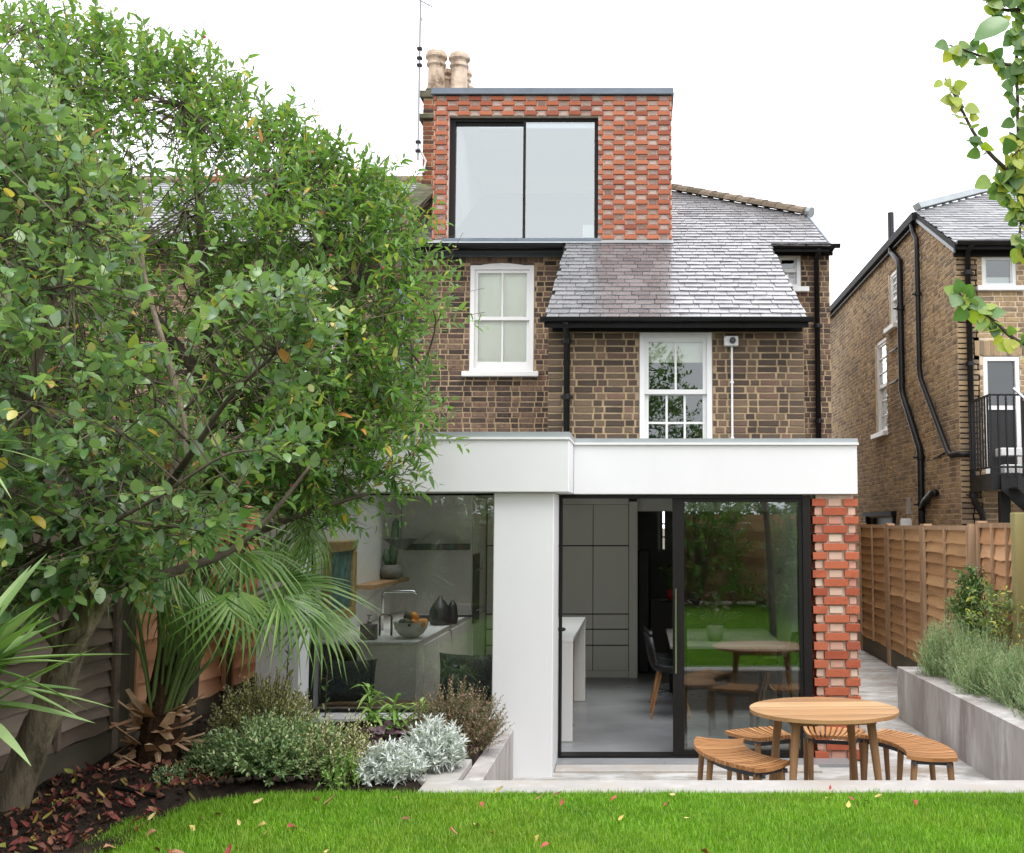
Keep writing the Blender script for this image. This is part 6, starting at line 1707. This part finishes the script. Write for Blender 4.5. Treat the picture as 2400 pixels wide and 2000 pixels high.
# dark heuchera
hp_ = thing('purple_plant', 'low dark purple leaved plant behind the silver one', 'plant', (-1.78, 7.85, .42))
P, R = [], []
rng = np.random.default_rng(9)
n = 90; th = rng.uniform(0, 2 * PI, n); rr_ = np.sqrt(rng.uniform(0, 1, n)) * .19; zz = .50 + .13 * (1 - (rr_ / .2) ** 2) + rng.uniform(-.06, .02, n)
P = np.stack([-1.78 + rr_ * np.cos(th) * 1.15, 7.85 + rr_ * np.sin(th), zz], 1); d = np.stack([np.cos(th), np.sin(th), rng.uniform(-.5, .15, n)], 1)
R = frames(d, np.array([0, 0, 1.0]) + rng.normal(size=(n, 3)) * .3) * rng.uniform(.055, .095, n)[:, None, None]
pieces('leaf', LEAF_W, P, R, m_purple, hp_)
shrub('silver_plant', 'mound of silvery white felted foliage at the front of the bed', 'plant', (-1.52, 7.12, .40), (.24, .22, .25), 150, 24, (.032, .058), LEAF_D, m_silver, seed=6, pair=False, out=.75, along=.6, start=.25, jitter=.35, updir=.4, mst=m_silver)
shrub('silver_plant', 'taller clump of silvery white foliage beside the concrete block', 'plant', (-1.32, 7.45, .41), (.24, .24, .32), 170, 26, (.034, .060), LEAF_D, m_silver, seed=7, pair=False, out=.75, along=.6, start=.3, jitter=.35, updir=.4, mst=m_silver)
shrub('gaura_plant', 'loose clump of pinkish brown flowering stems beside the white pillar', 'plant', (-1.28, 8.12, .38), (.44, .40, .50), 360, 30, (.014, .030), LEAF_S, m_gaura, seed=8, pair=False, start=.25, updir=.6, stick=.0018, mst=m_gaura)
shrub('ferny_tuft', 'small grey green ferny tuft at the foot of the palm', 'plant', (-2.78, 6.98, .42), (.15, .14, .13), 40, 14, (.018, .03), LEAF_S, m_hebe, seed=9)
shrub('yellowing_tuft', 'small yellow green tuft at the lawn edge left of the silver plant', 'plant', (-1.78, 6.98, .40), (.13, .10, .24), 36, 14, (.02, .034), LEAF_S, m_daylily, seed=10, mst=m_petiole)
# lavender along the planter
for i, (x, y, rx, h, lab) in enumerate(((2.98, 11.15, .34, .46, 'lavender clump with rusty tips at the far end of the planter'), (3.10, 10.55, .36, .44, 'second lavender clump along the planter, below the climber'), (3.05, 9.95, .36, .40, 'middle lavender clump along the planter'),
                                  (3.12, 9.35, .36, .42, 'lavender clump in the planter beside the large loose climber'), (3.14, 8.7, .36, .40, 'lavender clump at the right edge, closest along the planter'), (3.20, 8.0, .36, .40, 'lavender clump in the planter outside the right edge'))):
    shrub('lavender', lab, 'lavender', (x, y, .46), (rx * 1.12, rx * 1.12, h * 1.35), 520, 24, (.024, .040), LEAF_T, m_lav, seed=20 + i, pair=True, out=.5, along=.85, start=.2, updir=.7, stick=.0018, mst=m_lav, base_r=.16)
cl = thing('climbing_jasmine', 'dark leafy climber growing up the right fence', 'climber', (3.46, 11.5, .46))
rng = np.random.default_rng(50)
jp = [(3.28, 1.12), (3.34, 1.30), (3.42, 1.48), (3.52, 1.44), (3.58, 1.2), (3.60, 1.0), (3.56, .8), (3.36, .78), (3.30, .95)]
n = 420; zs = rng.uniform(.6, 1.45, n); wz = np.clip(1.15 - np.abs(zs - .95) / .62, .2, 1)
P = np.stack([3.36 + rng.uniform(-.16, .06, n) * wz, 11.55 + rng.normal(size=n) * .2 * wz, zs], 1)
D = rand_dirs(n) + np.array([-.4, -.3, .4]); L = rng.uniform(.10, .2, n)
sticks('stems', P, D, L, .002, m_branch, cl); LP, LR = spray(P, D, L, 10, (.03, .055), up=-.1, out=.9); foliage(cl, LEAF_S, LP, LR, m_jasmine, 200)
m = MB(); m.tube(curve_pts([(3.42, 11.5, .45), (3.40, 11.55, .8), (3.44, 11.6, 1.2), (3.42, 11.55, 1.52)], 4), .006, 5); add('stem', m, m_branch, cl)
c3_ = thing('climbing_jasmine', 'loose yellow green climber by the greenish post at the right edge', 'climber', (3.45, 10.6, .46))
n = 170; zs = rng.uniform(.5, 1.32, n)
P = np.stack([3.36 + rng.uniform(-.2, .1, n), 10.62 + rng.normal(size=n) * .25, zs], 1); D = rand_dirs(n) + np.array([-.4, -.3, .3]); L = rng.uniform(.12, .25, n)
sticks('stems', P, D, L, .002, m_branch, c3_); LP, LR = spray(P, D, L, 9, (.03, .06), up=-.1, out=.9); foliage(c3_, LEAF_S, LP, LR, m_climb, 150)
m = MB(); m.tube(curve_pts([(3.40, 10.6, .45), (3.36, 10.6, .9), (3.38, 10.65, 1.35)], 4), .005, 5); m.tube([(3.30 + .06 * math.cos(q * .5), 10.5, 1.30 + .06 * math.sin(q * .5)) for q in range(12)], .003, 4); add('stem', m, m_climb, c3_)

# ------------------------------------------------------------------ leafy branches hanging in from a young tree at the right
yt = thing('katsura_tree', 'young tree just outside the right edge with heart shaped yellow green leaves on hanging twigs', 'tree', (1.85, 3.45, .40))
limb('trunk', [(1.85, 3.45, .38), (1.80, 3.45, 1.5), (1.72, 3.42, 2.6), (1.66, 3.42, 3.4), (1.6, 3.4, 4.2)], .05, .02, m_branch, yt, 10)
hang = [([(1.70, 3.42, 2.9), (1.42, 3.4, 2.86), (1.25, 3.4, 2.94), (1.12, 3.4, 3.03), (1.03, 3.4, 3.13), (.975, 3.4, 3.24), (.935, 3.4, 3.32)], .012),
        ([(1.66, 3.42, 3.3), (1.40, 3.4, 3.34), (1.2, 3.4, 3.35), (1.1, 3.4, 3.37), (1.02, 3.4, 3.40), (.95, 3.4, 3.425)], .010),
        ([(1.64, 3.42, 3.55), (1.35, 3.4, 3.60), (1.17, 3.4, 3.54), (1.10, 3.4, 3.55), (1.07, 3.38, 3.62)], .010),
        ([(1.70, 3.42, 3.2), (1.35, 3.4, 3.50), (1.17, 3.4, 3.42), (1.155, 3.4, 3.25), (1.15, 3.4, 3.1), (1.13, 3.4, 2.99), (1.08, 3.4, 3.01)], .008),
        ([(1.68, 3.42, 3.1), (1.40, 3.4, 2.95), (1.2, 3.4, 2.90), (1.13, 3.4, 2.93), (1.08, 3.4, 2.99)], .007), ([(1.64, 3.42, 3.6), (1.35, 3.4, 3.7), (1.2, 3.4, 3.68), (1.1, 3.4, 3.62), (1.06, 3.38, 3.55)], .007), ([(1.66, 3.42, 3.3), (1.35, 3.4, 3.3), (1.22, 3.38, 3.22), (1.17, 3.36, 3.12), (1.12, 3.36, 3.06)], .007),
        ([(1.66, 3.42, 3.3), (1.4, 3.4, 3.15), (1.22, 3.4, 3.05), (1.17, 3.4, 2.92), (1.15, 3.4, 2.84), (1.16, 3.4, 2.76)], .007), ([(1.66, 3.42, 3.5), (1.4, 3.4, 3.45), (1.24, 3.38, 3.46), (1.19, 3.38, 3.38), (1.18, 3.38, 3.2)], .007), ([(1.66, 3.42, 3.6), (1.4, 3.4, 3.66), (1.2, 3.4, 3.62), (1.16, 3.4, 3.52), (1.15, 3.4, 3.45)], .006),
        ([(1.78, 3.44, 2.3), (1.40, 3.4, 2.42), (1.15, 3.4, 2.50), (1.07, 3.4, 2.565), (1.0, 3.4, 2.615), (.96, 3.4, 2.655)], .009)]
P, R = [], []
rng = np.random.default_rng(61)
for pts, r0 in hang:
    cp = limb('twig', pts, r0, .002, m_branch, yt, 6)
    for i in range(len(cp) - 1):
        if cp[i].x > 1.38: continue
        for k in range(2):
            p = cp[i].lerp(cp[i + 1], random.random()); s = 1 if (i + k) % 2 else -1
            t = (cp[i + 1] - cp[i]).normalized(); n_ = Vector((random.uniform(-.8, .8), random.uniform(-.5, .2), random.uniform(-1, .55))).normalized()
            dd = (t * .5 * s + n_).normalized()
            q = p + dd * random.uniform(.006, .02); m = MB(); m.tube([p, q], .0012, 4, False); add('leaf_stalk', m, m_branch, yt)
            P.append(tuple(q)); R.append(tuple(dd))
P = np.array(P); d = np.array(R); R = frames(d, np.array([0, -1.0, .35]) + rng.normal(size=(len(P), 3)) * .45) * rng.uniform(.030, .058, len(P))[:, None, None]
LEAF_H = [leaf_base(.90, .12, c, t, .45) for c, t in ((.06, 0), (.2, .05), (.12, -.05))]
pieces('leaf', LEAF_H, P, R, m_climb, yt, smooth=True)
big = np.array([(1.16, 3.3, 3.37), (1.10, 3.3, 3.46), (1.18, 3.3, 3.30)]); dd_ = np.array([(.8, -.2, -.55), (-.9, -.2, -.5), (.3, -.3, -.8)])
pieces('leaf', LEAF_R, big, frames(dd_, np.array([[.3, -.8, .7]] * 3)) * np.array([.14, .12, .10])[:, None, None], m_round, yt, smooth=True)

# ------------------------------------------------------------------ grass, fallen leaves, litter
rng = np.random.default_rng(70)
def grass(n, x0, x1, y0, y1, h, w):
    x = rng.uniform(x0, x1, n); y = rng.uniform(y0, y1, n)
    ok = inside(lawn_poly, x, y) & (edge_dist(lawn_poly, x, y) > .005); x, y = x[ok], y[ok]; n = len(x)
    patch = .5 + .25 * np.sin(5 * x + 3 * y) + .25 * np.sin(11 * x - 7 * y + 2)
    P = np.stack([x, y, np.full(n, .398)], 1)
    az = rng.uniform(0, 2 * PI, n); lean = rng.uniform(.05, .75, n)
    hh = rng.uniform(h[0], h[1], n) * (.85 + .3 * patch)
    s = np.stack([np.cos(az), np.sin(az), np.zeros(n)], 1); f = np.stack([-np.sin(az), np.cos(az), np.zeros(n)], 1)
    up = np.array([0, 0, 1.0]) + f * lean[:, None]; up /= np.linalg.norm(up, axis=1, keepdims=True)
    R = np.stack([s * w, up * hh[:, None], f * (hh * rng.uniform(.1, .6, n))[:, None]], 2)
    return P, R
gm = MB(); gm.v = [(-1, 0, 0), (1, 0, 0), (-.75, .55, .12), (.75, .55, .12), (0, 1, .55)]; gm.f = [(0, 1, 3, 2), (2, 3, 4)]
GB = [tri_base(gm)]
P1, R1 = grass(150000, -2.9, 2.75, 4.2, 6.83, (.020, .042), .0018)
P2, R2 = grass(30000, -2.9, 3.4, -2.9, 4.2, (.03, .06), .003)
o = scatter('grass', GB, np.concatenate([P1, P2]), np.concatenate([R1, R2]), m_grass, None); tag(o, 'short bright green mown grass of the lawn', 'grass', kind='stuff')
LEAF_F = [leaf_base(.55, .5, c, t, .4) for c, t in ((.5, .1), (-.45, 0), (.9, -.1), (-.8, .1))]
fl_m = {'red': mk('fallen_leaf_red', [(0, (.30, .030, .035)), (.6, (.42, .075, .055)), (1, (.16, .02, .03))], .55, (6, .2), spec=.4),
        'yellow': mk('fallen_leaf_yellow', [(0, (.55, .42, .10)), (1, (.62, .50, .24))], .55, (6, .15), spec=.4), 'brown': mk('fallen_leaf_brown', [(0, (.22, .09, .055)), (1, (.45, .23, .14))], .6, (6, .2), spec=.3)}
fl_mesh = {k: [np_mesh('fallen_leaf', v, t) for v, t in LEAF_F] for k in fl_m}
for k in fl_m:
    for me in fl_mesh[k]: me.materials.append(fl_m[k])
r_ = random.Random(33); cnt = 0
lab = {'red': 'curled red fallen leaf lying on the lawn', 'yellow': 'pale yellow fallen leaf lying on the lawn', 'brown': 'brown pink fallen leaf lying on the lawn'}
while cnt < 76:
    y = r_.uniform(4.9, 6.75); x = -2.6 + 4.4 * r_.random() ** 2.0
    if not inside(lawn_poly, np.array([x]), np.array([y]))[0]: continue
    k = r_.choice(['red', 'red', 'yellow', 'brown', 'yellow']); o = bpy.data.objects.new('fallen_leaf', fl_mesh[k][cnt % 4]); C.objects.link(o)
    s = r_.uniform(.035, .078) * (1 if x < -.8 else .7); o.scale = (s, s, s); o.location = (x, y, .428 + r_.uniform(0, .012)); o.rotation_euler = (r_.uniform(-.4, .4), r_.uniform(-.5, .5), r_.uniform(0, 6.3))
    tag(o, lab[k], 'leaf', k + ' fallen leaves on the lawn'); cnt += 1
# leaf litter on the soil
n = 1000
x = rng.uniform(-3.42, -2.45, n * 2); y = rng.uniform(4.2, 7.2, n * 2)
ok = ~inside(lawn_poly, x, y); x, y = x[ok][:n], y[ok][:n]; n = len(x)
z = np.array([bed_z(a, b) for a, b in zip(x, y)]) + rng.uniform(.008, .03, n)
az = rng.uniform(0, 2 * PI, n); d = np.stack([np.cos(az), np.sin(az), rng.uniform(-.35, .35, n)], 1)
R = frames(d, np.array([0, 0, 1.0]) + rng.normal(size=(n, 3)) * .45) * rng.uniform(.02, .065, n)[:, None, None]
o = scatter('leaf_litter', LEAF_F, np.stack([x, y, z], 1), R, m_litter); tag(o, 'red and brown fallen leaves scattered over the dark soil', 'leaf litter', kind='stuff')
# soil crumbs
n = 2600; x = rng.uniform(-3.45, -1.3, n); y = rng.uniform(4.3, 8.6, n); ok = ~inside(lawn_poly, x, y); x, y = x[ok], y[ok]; n = len(x)
z = np.array([bed_z(a, b) for a, b in zip(x, y)])
ok = ~((x > -1.6) & (y < 7.8)); x, y, z = x[ok], y[ok], z[ok]; n = len(x)
R = np.einsum('n,nij->nij', rng.uniform(.006, .022, n), np.stack([frames(rand_dirs(1), rand_dirs(1))[0] for _ in range(n)]))
o = scatter('soil_crumbs', BER, np.stack([x, y, z + .002], 1), R, m_soil); tag(o, 'crumbs of dark soil over the planting bed', 'soil', kind='stuff')
m = MB(); m.tube(curve_pts([(-2.95, 6.55, .49), (-2.78, 6.45, .49), (-2.60, 6.40, .475)], 4), .012, 6); one('irrigation_hose', 'short length of black hose lying on the soil', 'hose', m, m_black, True)

# ------------------------------------------------------------------ the rest of the garden, behind the camera, seen in the glass
bf = thing('garden_fence', 'brown lap fence across the end of the garden, seen reflected in the glass', 'fence', (0, -3.1, 0))
for i in range(5):
    m = MB(); a, b = -3.5 + i * 1.8, -3.5 + (i + 1) * 1.8 - .1
    for k in range(10): m.box(a, b, -3.2, -3.17 - .01 * (k % 2), .45 + k * .17, .45 + k * .17 + .165)
    add('panel', m, m_fence_r, bf)
    m = MB(); m.box(b, b + .1, -3.22, -3.12, 0, 2.25); add('post', m, m_fence_bat, bf)
rng = np.random.default_rng(90)
LEAF_B = [leaf_base(.5, .2, c, 0) for c in (.1, .3)]
for i, (x, y, rx, h, lab) in enumerate(((-2.5, -2.2, 1.0, 3.0, 'big green shrub in the far left corner of the reflected garden'), (-.6, -2.5, 1.1, 3.3, 'very tall green shrub in the middle of the reflected end fence'), (1.1, -2.5, 1.0, 3.0, 'broad green shrub covering the right half of the reflected end fence'), (3.0, -1.3, .6, 2.2, 'green shrub on the right of the reflected garden'), (3.0, .6, .5, 1.4, 'low green shrub against the reddish fence beside the reflected lawn'))):
    n = 420; t = thing('garden_shrub', lab, 'shrub', (x, y, .4))
    d = rand_dirs(n); d[:, 2] = np.abs(d[:, 2]); P = np.array([x, y, .5]) + d * np.array([rx, rx * .8, h]) * rng.uniform(.55, 1, n)[:, None]
    LP, LR = spray(P, d + rand_dirs(n) * .5, rng.uniform(.2, .4, n), 10, (.07, .12)); foliage(t, LEAF_B, LP, LR, m_round if i % 2 else m_narrow)
    sticks('stems', np.tile([[x, y, .38]], (40, 1)), P[:40] - np.array([x, y, .38]), np.linalg.norm(P[:40] - np.array([x, y, .38]), axis=1), .012, m_branch, t)
for i, (x, y, c, r, lab) in enumerate(((-.6, -6.0, 5.0, (1.9, 1.6, 2.4), 'tall tree beyond the end fence, reflected in the upstairs window'), (-5.2, -7.5, 4.4, (2.3, 2, 2.6), 'broad tree beyond the end fence on the left of the reflection'), (2.6, -5.5, 3.2, (2.0, 1.6, 1.9), 'smaller tree beyond the end fence on the right of the reflection'))):
    t = thing('garden_tree', lab, 'tree', (x, y, 0))
    l = limb('trunk', [(x, y, -.05), (x + .1, y, c * .5), (x, y, c + r[2] * .5)], .14, .04, m_branch, t)
    n = 700; d = rand_dirs(n); P = np.array([x, y, c]) + d * np.array(r) * (rng.uniform(.15, 1, n) ** .5)[:, None]
    branches(t, P[:14], [l], .03, m_branch)
    LP, LR = spray(P, d + rand_dirs(n) * .6, rng.uniform(.3, .6, n), 10, (.10, .17)); foliage(t, LEAF_B, LP, LR, m_narrow)
